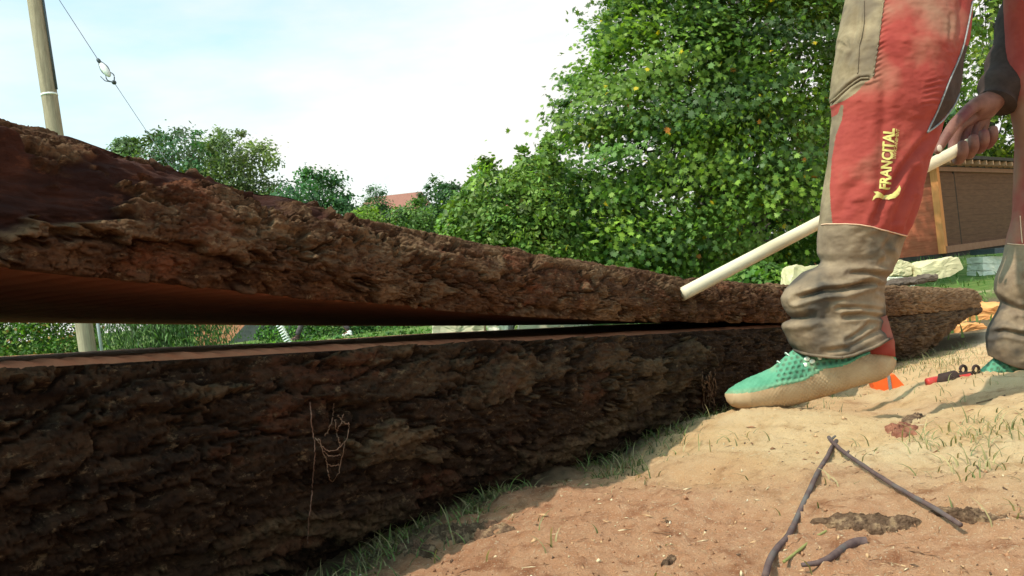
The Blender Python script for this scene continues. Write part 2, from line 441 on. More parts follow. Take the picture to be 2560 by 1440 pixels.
def build_half(kind):
    upper = kind == 'upper'
    nb, ntp, nc = 150, 46, 20
    n_s = len(dd)
    rows = []; meta = []
    zN = zUB if upper else zLT; zF = zUF if upper else zLF
    if upper:
        H = zUT - zUB
        # near bark: bottom edge -> shoulder, then over the crown to the far edge
        for j in range(nb):
            v = j / (nb - 1)
            off = .035 * v ** 2.2 - .020 * math.sin(math.pi * min(1, v * 1.05)) ** .8
            rows.append((off, zN + H * v)); meta.append((0, v))
        for j in range(1, ntp + 1):
            v = j / ntp; off = .035 + (W_LOG - .035) * (v ** .9)
            z = zUT + (zF + .0 - zUT) * (v ** 1.2) + 0
            rows.append((off, z)); meta.append((1, v))
    else:
        gzl = ground_z(LOGX(dd) + .10 * NPERP[0], dd + .10 * NPERP[1]) - .05
        gzl = gzl + (zN - .035 - gzl) * sst(3.9, 5.63, dd) ** .8       # the bark is torn away towards the far end
        H = zN - gzl
        for j in range(nb):
            v = j / (nb - 1)
            off = .13 * v ** 2.0 - .030 * math.sin(math.pi * min(1, v * 1.0))
            rows.append((off, zN - H * v)); meta.append((0, v))
        for j in range(1, ntp + 1):
            v = j / ntp; off = .13 + (W_LOG - .13) * v
            z = gzl + (zF - gzl) * v ** 3
            rows.append((off, z)); meta.append((1, v))
    off = np.array([r_[0] for r_ in rows])[:, None] * np.ones(n_s); Z = np.array([r_[1] * np.ones(n_s) for r_ in rows])
    part = np.array([q[0] for q in meta]); vv = np.array([q[1] for q in meta])
    X = LOGX(dd)[None] + off * NPERP[0]; Y = dd[None] + off * NPERP[1]
    # real girth coordinate
    do = np.diff(off, axis=0); dz = np.diff(Z, axis=0); T = np.vstack([np.zeros(n_s), np.cumsum(np.hypot(do, dz), axis=0)])
    # outward normal in the cross-section plane
    to = np.gradient(off, axis=0); tz = np.gradient(Z, axis=0); ln = np.hypot(to, tz) + 1e-9
    sg = 1 if upper else -1
    no = -tz / ln * sg; nzz = to / ln * sg
    Sg = SS[None] + 0 * off
    if upper:
        d, e, cid = bark_disp(Sg, T, 100)
    else:
        d, e, cid = bark_disp(Sg * .75, T * 1.1, 300, 1.15)
    ipx, ipy = proj(np.stack([X, Y, Z], -1))
    edge = np.minimum(1, np.minimum(np.arange(len(rows)) / 3.0, (len(rows) - 1 - np.arange(len(rows))) / 4.0))[:, None]
    bare = np.zeros_like(d)
    if upper:
        vis = (Y > .4)
        p3 = np.stack([Sg, T, 0 * T], -1)
        ww = fbm(p3 * 14, 4, 71)
        lim = np.interp(ipx, [-600, 0, 300, 520, 640, 760, 830, 1040], [640, 600, 590, 585, 560, 500, 440, 400]) + ww * 95
        bare = sst(22, -12, ipy - lim + 40 * fbm(p3 * 45, 4, 78) + 110 * sst(300, 560, ipx) * fbm(p3 * 16, 4, 77)) * (1 - sst(.24, .32, fbm(p3 * np.array([11, 34, 1]), 4, 83)) * .9) * (ipx < 1000) * vis * 1.0
        bare = np.where(part[:, None] == 1, np.maximum(bare, (Y < 1.0) * 1.0), bare)
        # torn sapwood: long soft layers with a ledge under the rim
        ledge = np.interp(ipx, [-800, 0, 90, 200, 330, 420, 600, 760], [300, 372, 380, 408, 425, 448, 488, 505]) + fbm(p3 * 30, 3, 72) * 9
        lay = fbm(p3 * np.array([5, 42, 1]), 4, 73)
        db = .013 * lay + .006 * fbm(p3 * np.array([22, 60, 1]), 4, 79) + .0060 * np.abs(fbm(p3 * np.array([8, 30, 1]), 3, 80)) + .0025 * fbm(p3 * np.array([40, 120, 1]), 3, 74) + .014 * sst(-8, 3, ipy - ledge) * (ipx < 620) * (1 - .8 * sst(0, 130, ipy - ledge)) \
            + .008 * sst(.05, .45, fbm(p3 * 9, 3, 75))
        db = db + .007 * np.exp(-((ipy - ledge - 8) / 12) ** 2) * np.maximum(0, fbm(p3 * np.array([60, 90, 1]), 3, 76) + .35) * (ipx < 460)
        d = d * (1 - bare) + (db - .006) * bare
        topd = np.where(part[:, None] == 1, .30, 1.0 - .55 * sst(.75, 1.0, vv[:, None]))
        d = d * topd
    if upper: d = np.where(part[:, None] == 0, np.minimum(d, .004 + .3 * vv[:, None]), d)   # sawn flush at the rim
    d = d * edge
    if not upper: d = d * np.where(part[:, None] == 1, .5, 1.0)
    X = X + no * d * NPERP[0]; Y = Y + no * d * NPERP[1]; Z = Z + nzz * d
    # ragged rims
    Vb = np.stack([X, Y, Z], -1).transpose(1, 0, 2)           # (n_s, rows, 3)
    nr = len(rows)
    root = thing('split_log', 'rough barked upper half of the split log, raised in front of the trees' if upper else
                 'dark lower half of the split log lying on the grass under the raised half', 'log',
                 (LOGX(1.5), 1.5, float(ground_z(LOGX(1.5), 1.5))), 'halves of the split log')
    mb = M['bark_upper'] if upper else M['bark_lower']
    bark = mesh('bark', Vb.reshape(-1, 3), gridf(n_s, nr), mb, root, attrs=dict(bare=bare.T.ravel(), cid=cid.T.ravel(), lit_end=(sst(2.7, 4.2, Y) * (.95 if upper else .35) * (.6 + .4 * cid)).T.ravel()))
    # sawn face
    u = np.linspace(0, 1, 34) ** 1.7
    Np = Vb[:, 0]; Fp = Vb[:, -1]
    C = Np[:, None] * (1 - u)[None, :, None] + Fp[:, None] * u[None, :, None]
    sp = np.stack([SS[:, None] + 0 * u, u[None] * W_LOG + 0 * SS[:, None], 0 * SS[:, None] + 0 * u], -1)
    C[:, 1:-1, 2] += (.0016 * fbm(sp * np.array([6, 30, 1]), 3, 5) + .0010 * np.sin(SS[:, None] * 260))[:, 1:-1]
    if not upper:      # rounded rim raised along the near edge, carries the painted bright band
        rim = np.minimum(.0050, .35 * np.maximum(0, zUB - zLT))[:, None] * (1 + .35 * fbm(sp * np.array([30, 8, 1]), 3, 55))
        C[:, 1:-1, 2] += (rim * sst(0, .035, u)[None] * (1 - sst(.06, .15, u))[None])[:, 1:-1]
    mesh('sawn_face', C.reshape(-1, 3), gridf(n_s, 34)[:, ::(-1 if upper else 1)], M['sawn'] if upper else M['sawn_lit'], root)
    for k, nm in ((n_s - 1, 'end_grain'), (0, 'end_grain')):
        ring = Vb[k]; cN = ring.mean(0)
        q = MB(); VV = np.vstack([ring, [cN + np.array([.553, .833, 0]) * (.004 if k else -.004)]])
        m_ = len(ring)
        q.add(VV, [(i, (i + 1) % m_, m_) for i in range(m_)]); q.obj(nm, M['sawn'], root, False)
    return root, Vb

def bark_material(name, c1, c2, c3, lichen):
    m, n, b = mat_new(name, .95, .12); N = n.nodes.new; Lk = n.links.new
    tc = N("ShaderNodeTexCoord"); mp = N("ShaderNodeMapping"); mp.inputs['Rotation'].default_value = (0, 0, R(-57)); Lk(tc.outputs['Object'], mp.inputs[0])
    mp2 = N("ShaderNodeMapping"); mp2.inputs['Scale'].default_value = (.45, 1, 1); Lk(mp.outputs[0], mp2.inputs[0])
    def nz(s, d=6, r=.65):
        q = N("ShaderNodeTexNoise"); q.inputs['Scale'].default_value = s; q.inputs['Detail'].default_value = d; q.inputs['Roughness'].default_value = r
        Lk(mp2.outputs[0], q.inputs['Vector']); return q.outputs['Fac']
    def mr(v, a, bb, c=0, d=1):
        q = N("ShaderNodeMapRange"); q.inputs['From Min'].default_value = a; q.inputs['From Max'].default_value = bb
        q.inputs['To Min'].default_value = c; q.inputs['To Max'].default_value = d; Lk(v, q.inputs['Value']); return q.outputs[0]
    def mx(A, B, f):
        q = N("ShaderNodeMix"); q.data_type = 'RGBA'
        for k, v in (('A', A), ('B', B)):
            if isinstance(v, tuple): q.inputs[k].default_value = (*v[:3], 1)
            else: Lk(v, q.inputs[k])
        Lk(f, q.inputs['Factor']); return q.outputs['Result']
    at = N("ShaderNodeAttribute"); at.attribute_name = 'cid'
    ab = N("ShaderNodeAttribute"); ab.attribute_name = 'bare'
    col = mx(c1, c2, mr(nz(55), .35, .65))
    q = N("ShaderNodeMath"); q.operation = 'MULTIPLY'; Lk(mr(at.outputs['Fac'], .5, .95, 0, .7), q.inputs[0]); Lk(mr(nz(25), .4, .6), q.inputs[1])
    col = mx(col, lichen, q.outputs[0])
    col = mx(col, c3, mr(nz(11, 4), .58, .68, 0, .75))
    col = mx(col, tuple(x * .55 for x in c1[:3]), mr(nz(260, 3), .52, .66, 0, .6))
    col = mx(col, lichen, mr(nz(120, 5, .75), .58, .66, 0, .75))
    ap = N('ShaderNodeAttribute'); ap.attribute_name = 'lit_end'
    col = mx(col, (.27, .16, .085), ap.outputs['Fac'])  # paints the warm light on the far end of the bark
    wood = mx((.036, .014, .011), (.080, .030, .020), mr(nz(30, 6), .38, .62))
    wood = mx(wood, (.030, .014, .012), mr(nz(16, 4), .50, .62, 0, .85))
    wood = mx(wood, (.16, .06, .032), mr(nz(60, 5), .60, .68, 0, .7))
    col = mx(col, wood, ab.outputs['Fac'])
    Lk(col, b.inputs['Base Color'])
    bp = N("ShaderNodeBump"); bp.inputs['Strength'].default_value = 1.0; bp.inputs['Distance'].default_value = .005
    Lk(nz(170, 8, .8), bp.inputs['Height']); Lk(bp.outputs[0], b.inputs['Normal'])
    return m
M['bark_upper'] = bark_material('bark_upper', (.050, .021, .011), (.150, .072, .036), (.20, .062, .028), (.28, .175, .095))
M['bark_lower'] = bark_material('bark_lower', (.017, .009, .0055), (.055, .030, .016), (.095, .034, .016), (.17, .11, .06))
M['sawn'] = noise_mat('shaded_sawn_wood', (.14, .050, .026), (.22, .085, .045), 18, stretch=(1, 1, 1), bump=.5, bscale=160, bdist=.001, c3=(.20, .07, .04), s3=5)  # darker copy of the wood, shade of the underside in its colour
M['sawn_lit'] = noise_mat('lit_sawn_wood', (.36, .145, .07), (.47, .22, .12), 18, bump=.6, bscale=220, bdist=.0015, c3=(.36, .15, .08), s3=9)  # lighter copy of the wood, light on the lower face in its colour
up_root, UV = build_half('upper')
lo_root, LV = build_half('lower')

# ================================================================== trees and plants
MAPLE = np.array([(0, -.5), (.08, -.22), (.38, -.30), (.26, -.05), (.52, .10), (.24, .16), (.26, .34), (.10, .28), (0, .55),
                  (-.10, .28), (-.26, .34), (-.24, .16), (-.52, .10), (-.26, -.05), (-.38, -.30), (-.08, -.22)])
OVAL = np.array([(0, -.5), (.24, -.2), (.26, .12), (0, .5), (-.26, .12), (-.24, -.2)])
SLIM = np.array([(0, -.5), (.10, -.1), (0, .5), (-.10, -.1)])
def leaves_geo(c, nrm, size, shape, rg, fold=.12, hang=None):
    n = len(c); k = len(shape)
    nrm = nrm / (np.linalg.norm(nrm, axis=1)[:, None] + 1e-9)
    t = rg.normal(size=(n, 3)) if hang is None else hang + .25 * rg.normal(size=(n, 3))
    U = t - (t * nrm).sum(1)[:, None] * nrm; U /= np.linalg.norm(U, axis=1)[:, None] + 1e-9; Wv = np.cross(nrm, U)
    sz = size * rg.uniform(.65, 1.25, n)
    V = c[:, None] + sz[:, None, None] * (shape[None, :, 0, None] * Wv[:, None] + shape[None, :, 1, None] * U[:, None]
        + (fold * (shape[None, :, 0] ** 2 * -4 + .3) * 1.0)[..., None] * nrm[:, None])
    Fc = np.arange(n * k).reshape(n, k)
    return V.reshape(-1, 3), Fc
def crown(poly, d0, thick, ncl, nlf, size, shape, cols, rad, rg, parent, edge_px=90, accents=(), flat=.6, avoid=None, trans=None, hang=False, clumpvar=.35, mat=None, nm='crown'):
    poly = np.array(poly, float); x0, y0 = poly.min(0); x1, y1 = poly.max(0)
    pts = []
    while sum(len(q) for q in pts) < ncl:
        m_ = ncl * 3
        px = rg.uniform(x0, x1, m_); py = rg.uniform(y0, y1, m_)
        ok = in_poly(px, py, poly); px, py = px[ok], py[ok]
        e = np.clip(seg_dist(px, py, poly.tolist(), True) / edge_px, 0, 1)
        half = thick * np.sqrt(np.clip(1 - (1 - e) ** 2, .03, 1))
        sgn = np.where(rg.random(len(px)) < .68, -1, 1)
        do = half * sgn * rg.uniform(.35, 1, len(px)) ** .6
        if avoid is not None:
            do = np.where(in_poly(px, py, avoid), np.abs(do), do)
        pts.append(np.column_stack([P(px, py, d0 + do), seg_dist(px, py, poly.tolist(), True)]))
    C = np.vstack(pts)[:ncl]; epx = C[:, 3]; C = C[:, :3]
    cen = P(poly[:, 0].mean(), poly[:, 1].mean(), d0)
    csz = rad * rg.uniform(.5, 1.3, ncl) * np.clip((.30 if d0 < 20 else .38) + .9 * epx / (rad * F / d0), .3, 1)
    base = np.array(cols)[rg.integers(0, len(cols), ncl)] * (1 + clumpvar * rg.normal(size=(ncl, 1))).clip(.45, 1.7)
    off = rg.normal(size=(ncl, nlf, 3)) * np.array([1, 1, flat]) * .5
    c = (C[:, None] + off * csz[:, None, None]).reshape(-1, 3)
    outw = c - cen; outw /= np.linalg.norm(outw, axis=1)[:, None] + 1e-9
    nrm = np.array([0, 0, .7]) + .55 * outw + .42 * rg.normal(size=c.shape) + np.repeat(.45 * rg.normal(size=(ncl, 3)), nlf, 0)
    szv = np.repeat(rg.uniform(.75, 1.2, ncl), nlf)
    hv = None
    if hang: nrm = outw * [1, 1, 0] + .5 * rg.normal(size=c.shape); hv = np.array([0, 0, -1.0])
    V, Fc = leaves_geo(c, nrm, size * szv if not hang else size, shape, rg, hang=hv)
    col = np.repeat(base, nlf, 0) * (1 + .16 * rg.normal(size=(len(c), 1))).clip(.6, 1.5)
    for frac, ac in accents:                       # turning leaves
        k = rg.random(len(c)) < frac; col[k] = np.array(ac) * rg.uniform(.7, 1.2, (k.sum(), 1))
    col = np.repeat(col, len(shape), 0)
    return mesh(nm, V, Fc, mat or M['leaf'], parent, False, col), C
def tree(name, label, cat, base, poly, d0, thick, ncl, nlf, size, shape, cols, rad, seed, trunk_r=.1, limbs=14, group=None, **kw):
    rg = np.random.default_rng(seed)
    bx, by = base[0], base[1]; q = P(bx, 720, d0); gz_ = float(ground_z(q[0], q[1]))
    b0 = np.array([q[0], q[1], gz_])
    t = thing(name, label, cat, b0, group)
    cr_o, C = crown(poly, d0, thick, ncl, nlf, size, shape, cols, rad, rg, t, **kw)
    top = P(base[0] + base[2] if len(base) > 2 else base[0], base[1], d0)
    mb = MB()
    tr = dense([b0 - [0, 0, .1], b0 * .6 + top * .4 + [.05, 0, 0], top], 14)
    mb.tube(tr, np.linspace(trunk_r, trunk_r * .35, 14), 9)
    for k in rg.choice(len(C), min(limbs, len(C)), False):
        tt = rg.uniform(.25, .95); s = tr[int(tt * 13)]; e = C[k]; mid = (s + e) / 2 + [0, 0, -.06 * np.linalg.norm(e - s)] + rg.normal(size=3) * .05 * trunk_r * 10
        mb.tube(dense([s, mid, e], 8), np.linspace(trunk_r * .33 * (1.2 - tt), trunk_r * .05, 8), 6)
    mb.obj('trunk', M['trunk'], t)
    return t
G1 = [(.135, .215, .032), (.100, .180, .032), (.180, .265, .036), (.075, .135, .030)]
GL = [(.10, .19, .028), (.13, .22, .035), (.085, .17, .030), (.075, .15, .03)]
GD = [(.050, .120, .040), (.065, .145, .045), (.045, .105, .042)]
GO = [(.10, .14, .045), (.13, .165, .045), (.085, .12, .05)]
tree('maple_tree', 'tall dense green maple with a few yellow leaves, filling the sky behind the worker', 'tree', (1780, -150, 0),
     [(1560, -480), (1530, -120), (1518, 0), (1495, 110), (1440, 185), (1420, 240), (1375, 275), (1400, 330), (1380, 400), (1340, 440), (1300, 500), (1280, 600), (1280, 660), (1500, 730), (1700, 745), (1980, 740),
      (2040, 620), (2110, 470), (2160, 250), (2170, 0), (2150, -250), (2020, -500), (1800, -640)], 13.0, 2.7, 720, 160, .080, MAPLE, G1, .66, 21, flat=.34, clumpvar=.28,
     trunk_r=.16, limbs=120, edge_px=170, accents=((.0060, (.70, .50, .03)), (.0022, (.45, .16, .03)), (.02, (.12, .20, .03))),
     avoid=[(1880, 500), (2060, 470), (2120, 560), (2050, 680), (1900, 690), (1860, 600)])
tree('shrub', 'light green leafy shrub with spiky top shoots left of the big maple', 'shrub', (1260, 600, 0),
     [(1100, 640), (1095, 560), (1130, 500), (1165, 470), (1185, 420), (1200, 390), (1225, 395), (1240, 440), (1265, 425), (1290, 405), (1302, 362), (1318, 380), (1322, 425), (1350, 370), (1362, 330), (1378, 350), (1400, 430), (1440, 560), (1500, 660), (1300, 690)],
     11.0, .9, 900, 30, .062, OVAL, [(.15, .23, .04), (.12, .20, .04), (.18, .25, .05)], .15, 22, trunk_r=.05, limbs=30, edge_px=50, accents=((.02, (.25, .20, .04)),))
tree('tree', 'sparse sunlit yellow green tree seen between the worker\'s legs', 'tree', (2480, -80, 0),
     [(2300, -300), (2500, -420), (2700, -300), (2760, 0), (2740, 300), (2600, 395), (2400, 420), (2310, 300), (2290, 0)], 25.0, 2.4, 330, 30, .19, MAPLE,
     [(.14, .20, .03), (.20, .25, .035), (.08, .13, .03)], .66, 23, trunk_r=.12, limbs=30, edge_px=80)
tree('tree', 'small sparse pale tree at the left end of the far tree line', 'tree', (318, 420, 0),
     [(282, 380), (300, 352), (318, 340), (338, 348), (345, 400), (330, 440), (290, 430)], 38.0, .8, 46, 50, .16, OVAL, [(.09, .14, .05), (.11, .16, .06)], .6, 24, trunk_r=.12, limbs=10, edge_px=20)
tree('tree', 'broad olive green far tree with a flat bumpy top, right under the cable end', 'tree', (440, 430, 0),
     [(340, 470), (345, 380), (362, 345), (398, 333), (430, 326), (490, 330), (515, 350), (540, 352), (560, 420), (560, 560), (420, 600), (340, 560)], 36.0, 2.2, 170, 75, .15, OVAL, GO + GD[:1], .75, 25, trunk_r=.25, limbs=26, edge_px=50)
tree('tree', 'rounded far tree with gaps of sky, tallest at its left shoulder', 'tree', (600, 430, 0),
     [(520, 560), (512, 420), (520, 360), (545, 322), (560, 335), (575, 342), (595, 330), (625, 335), (650, 350), (680, 372), (692, 400), (688, 430), (702, 480), (690, 560), (600, 620)], 35.0, 2.2, 140, 75, .145, OVAL, GO, .75, 26, trunk_r=.22, limbs=26, edge_px=50)
tree('tree', 'dark green bushy far tree between the round tree and the red roof', 'tree', (780, 500, 0),
     [(690, 620), (680, 480), (705, 455), (730, 438), (770, 425), (810, 420), (838, 435), (850, 465), (868, 480), (885, 520), (895, 600), (800, 660)], 30.0, 1.6, 170, 65, .13, OVAL, GD, .6, 27, trunk_r=.15, limbs=20, edge_px=40)
tree('conifer_tree', 'small pointed dark tree standing in front of the red roof', 'tree', (938, 520, 0),
     [(940, 452), (956, 480), (966, 500), (976, 560), (975, 640), (897, 640), (902, 540), (912, 498), (924, 478)], 42.0, .5, 170, 50, .14, SLIM * [2, 1], GD, .5, 28, trunk_r=.1, limbs=8, edge_px=20)
tree('shrub', 'yellow green shrub below the pointed tree, close to the log edge', 'shrub', (905, 580, 0),
     [(875, 660), (880, 545), (900, 522), (930, 525), (955, 555), (960, 660)], 24.0, .6, 150, 50, .095, OVAL, [(.14, .21, .035), (.17, .24, .05)], .4, 29, trunk_r=.05, limbs=8, edge_px=25)
tree('shrub', 'soft light green bush right of the pointed tree under the red roof', 'shrub', (1010, 570, 0),
     [(945, 680), (950, 548), (985, 524), (1010, 515), (1030, 496), (1050, 494), (1070, 512), (1100, 550), (1105, 690)], 25.0, .9, 260, 50, .095, OVAL, [(.10, .17, .035), (.13, .20, .05), (.07, .14, .03)], .42, 30, trunk_r=.05, limbs=12, edge_px=30)
tree('tree', 'grey green tree with a thin top shoot between the light bush and the tall shrub', 'tree', (1110, 520, 0),
     [(1045, 660), (1048, 490), (1066, 468), (1084, 440), (1096, 460), (1120, 458), (1145, 466), (1172, 478), (1210, 510), (1220, 680)], 29.0, 1.3, 320, 50, .12, OVAL, [(.04, .09, .03), (.06, .115, .035)], .5, 31, trunk_r=.1, limbs=16, edge_px=35)
tree('hedge', 'bright green hedge with orange tinted leaves left of the pole foot', 'hedge', (100, 860, 0),
     [(-300, 1000), (-320, 700), (-100, 680), (100, 690), (215, 700), (235, 800), (240, 1000)], 17.5, .9, 800, 45, .075, OVAL, GL, .40, 32, trunk_r=.04, limbs=16, edge_px=60, accents=((.06, (.32, .17, .04)), (.12, (.24, .30, .05))))
tree('willow_tree', 'weeping willow with hanging strands seen through the gap right of the pole', 'tree', (380, 700, 0),
     [(225, 950), (230, 720), (300, 640), (400, 610), (480, 650), (540, 720), (585, 800), (590, 850), (520, 950)], 20.0, 1.2, 520, 40, .13, SLIM, [(.09, .16, .05), (.11, .19, .06), (.06, .12, .04)], .55, 33, trunk_r=.12, limbs=20, edge_px=70, flat=2.2, hang=True)
tree('shrub', 'low bright green bushes in the gap behind the far walker', 'shrub', (860, 850, 0),
     [(640, 960), (652, 800), (690, 760), (760, 770), (860, 765), (960, 770), (1060, 785), (1095, 815), (1110, 900), (900, 980)], 20.2, .7, 560, 45, .075, OVAL, [(.07, .17, .03), (.11, .22, .04), (.05, .12, .03)], .42, 34, trunk_r=.03, limbs=12, edge_px=40)
tree('shrub', 'small dark shrub low under the maple beside the pole handle', 'shrub', (1930, 690, 0),
     [(1780, 740), (1790, 700), (1850, 670), (1900, 660), (1960, 665), (1990, 700), (2010, 760), (1850, 780)], 9.6, .5, 200, 24, .075, OVAL, GL[2:] + G1[:2], .2, 35, trunk_r=.03, limbs=10, edge_px=30)
tree('tree', 'bright yellow leaved bush just above the shed roof', 'tree', (2480, 420, 0),
     [(2400, 470), (2420, 400), (2450, 380), (2470, 365), (2500, 372), (2560, 360), (2640, 400), (2640, 480)], 25, 1.2, 150, 24, .16, OVAL, [(.32, .34, .03), (.2, .26, .03), (.08, .14, .03)], .5, 36, trunk_r=.08, limbs=10, edge_px=30)
tree('tree', 'dark leafy mass behind the maple and the shed', 'tree', (2230, 480, 0),
     [(2000, 660), (2020, 420), (2080, 200), (2200, 100), (2330, 180), (2380, 330), (2420, 470), (2420, 620), (2200, 690)], 24, 1.6, 420, 26, .22, OVAL, GD, .7, 37, trunk_r=.15, limbs=24, edge_px=60)

tree('hedge', 'dark shaded hedge low behind the foot of the maple', 'hedge', (1700, 700, 0),
     [(1200, 760), (1230, 640), (1300, 590), (1600, 560), (1900, 520), (2060, 470), (2120, 500), (2130, 760)], 17.5, .9, 520, 45, .10, OVAL, GD, .5, 38, trunk_r=.05, limbs=16, edge_px=50)
tree('plant_border', 'low leafy border just behind the log, below the far walker\'s feet', 'plants', (860, 880, 0),
     [(560, 960), (570, 868), (660, 858), (745, 850), (870, 838), (1000, 830), (1085, 824), (1110, 830), (1110, 960)], 15.5, .4, 420, 34, .055, OVAL, [(.09, .19, .035), (.13, .23, .05), (.06, .14, .03)], .16, 39, trunk_r=.015, limbs=8, edge_px=20)
# ================================================================== pole, cable
M['pole'] = noise_mat('pole_wood', (.30, .235, .16), (.40, .32, .225), 14, stretch=(6, 6, .5), bump=.4, bscale=60, bdist=.004, c3=(.20, .16, .11), s3=3)
M['white'] = noise_mat('white_band', (.75, .74, .70), (.82, .8, .76), 30, rough=.6)
M['grey_metal'] = noise_mat('grey_metal', (.30, .31, .32), (.42, .43, .44), 40, rough=.45, spec=.5)
M['dark_metal'] = noise_mat('dark_metal', (.03, .04, .05), (.06, .07, .08), 40, rough=.5, spec=.5)
M['porcelain'] = noise_mat('porcelain', (.78, .76, .72), (.84, .82, .8), 30, rough=.25, spec=.5)
pb = P(226, 914, 15.0); pb[2] = float(ground_z(pb[0], pb[1])) - .05; pt = P(38, -330, 15.0)
pole = thing('utility_pole', 'leaning round wooden pole with a white band, rising behind the left log end', 'pole', pb)
MB().tube(np.linspace(pb, pt, 30), np.linspace(.140, .118, 30), 24).obj('shaft', M['pole'], pole)
ax = (pt - pb) / np.linalg.norm(pt - pb)
def on_pole(y): t = (y - 914) / (-330 - 914); return pb + (pt - pb) * t
c0 = on_pole(226); MB().tube([c0 - ax * .018, c0 + ax * .018], .134, 24).obj('band', M['white'], pole)
side = np.array([.99, -.12, 0])
MB().tube([on_pole(-330) + side * .145, on_pole(120) + side * .148, on_pole(215) + side * .150], .018, 8).obj('cable', M['dark_metal'], pole)
MB().tube([on_pole(700) + side * .25, on_pole(914) + side * .25], .026, 10).obj('conduit', M['grey_metal'], pole)
wa = P(-40, -290, 14.0); wi1 = P(247, 152, 14.0); wi2 = P(285, 206, 14.0); wg = P(738, 905, 14.0); wg[2] = float(ground_z(wg[0], wg[1]))
guy = thing('guy_wire', 'thin stay wire with a white egg insulator slanting down from the pole', 'wire', wg)
MB().tube([wa, wi1], .0048, 6).obj('strand', M['dark_metal'], guy)
MB().tube([wi2, wg], .0048, 6).obj('strand', M['dark_metal'], guy)
dv = (wi2 - wi1); ln_ = np.linalg.norm(dv); dv = dv / ln_
Q = np.array(Vector(dv).to_track_quat('Z', 'Y').to_matrix())
mid = wi1 + dv * ln_ * .42
MB().ell(mid, (.055, .055, .135), Q).obj('insulator', M['porcelain'], guy)
perp = np.cross(dv, [0, 1, 0])
q = MB()
for s_ in (-1, 1):
    q.tube(dense([wi1, wi1 + dv * .06 + perp * .035 * s_, mid + perp * .06 * s_, mid + dv * .12 + perp * .02 * s_], 12), .008, 6)
    q.tube(dense([wi2, wi2 - dv * .08 + perp * .06 * s_, mid + dv * .10 + perp * .055 * s_, mid + perp * .0 * s_ + dv * .02], 12), .009, 6)
q.ell(wi1, (.035, .03, .05), Q); q.ell(wi2, (.05, .035, .035), Q)
q.tube([wi2, wi2 - dv * .1 + perp * -.10, wi2 - dv * .2 + perp * -.12], .008, 6)
q.obj('clamp', M['dark_metal'], guy)
tt = np.linspace(0, 1, 160); sp0 = P(697, 808, 14.0); sp1 = P(722, 858, 14.0)
hel = sp0 + (sp1 - sp0) * tt[:, None] + .05 * (np.cos(tt * 50)[:, None] * perp + np.sin(tt * 50)[:, None] * np.array([0, 1, 0]))
MB().tube(hel, .010, 6).obj('spiral_guard', M['white'], guy)

# ================================================================== buildings
M['terracotta'] = noise_mat('terracotta_wall', (.52, .20, .11), (.60, .26, .15), 6, bump=.3, bscale=20)
M['roof_red'] = noise_mat('red_roof_tiles', (.24, .10, .075), (.31, .14, .10), 5, stretch=(1, 1, 4), bump=.5, bscale=6, bdist=.05)
M['roof_grey'] = noise_mat('dark_grey_roof', (.055, .06, .058), (.09, .095, .09), 3, rough=.7)
M['cream'] = noise_mat('cream_wall', (.60, .55, .45), (.68, .62, .52), 4)
def quadbox(base, ax_, ay_, h, name, mat, parent):      # box from a ground corner
    base, ax_, ay_ = (np.asarray(k, float) for k in (base, ax_, ay_)); up = np.array([0, 0, h])
    return MB().box(base + ax_ / 2 + ay_ / 2 + up / 2, ax_ / 2, ay_ / 2, up / 2).obj(name, mat, parent, False)
# far house with hipped roof
hb = P(890, 640, 62.0); hb[2] = float(ground_z(hb[0], hb[1]))
house = thing('house', 'far house whose red brown hipped roof shows above the shrubs', 'house', hb)
zr = P(985, 478, 62)[2]; ze = P(985, 560, 62)[2]
x0 = P(868, 545, 62)[0]; x1 = P(1105, 545, 62)[0]; xr0 = P(912, 484, 62)[0]; xr1 = P(1048, 484, 62)[0]
quadbox([x0 + .4, 60, hb[2] - .3], [x1 - x0 - .8, 0, 0], [0, 8, 0], ze - hb[2] + .3, 'wall', M['cream'], house)
vr = [(x0, 59.5, ze), (x1, 59.5, ze), (x1, 68.5, ze), (x0, 68.5, ze), (xr0, 64, zr), (xr1, 64, zr)]
mesh('roof', vr, [(0, 1, 5, 4), (1, 2, 5), (2, 3, 4, 5), (3, 0, 4), (3, 2, 1, 0)], M['roof_red'], house, False)
for k in range(3):
    wx = x0 + 1.6 + k * 2.0; MB().box([wx, 59.98, hb[2] + 1.6], [.45, 0, 0], [0, .03, 0], [0, 0, .55]).obj('window', M['dark_metal'], house, False)
hb2 = P(1150, 640, 66.0); hb2[2] = float(ground_z(hb2[0], hb2[1]))
house2 = thing('house', 'second far house, a sliver of its red roof showing behind the tall shrub', 'house', hb2)
zr = P(1200, 490, 66)[2]; ze = P(1200, 530, 66)[2]; x0 = P(1140, 520, 66)[0]; x1 = P(1300, 520, 66)[0]
quadbox([x0 + .3, 64.4, hb2[2] - .3], [x1 - x0 - .6, 0, 0], [0, 6, 0], ze - hb2[2] + .3, 'wall', M['cream'], house2)
mesh('roof', [(x0, 64, ze), (x1, 64, ze), (x1, 71, ze), (x0, 71, ze), (x0 + 1, 67.5, zr), (x1 - 1, 67.5, zr)], [(0, 1, 5, 4), (1, 2, 5), (2, 3, 4, 5), (3, 0, 4), (3, 2, 1, 0)], M['roof_red'], house2, False)
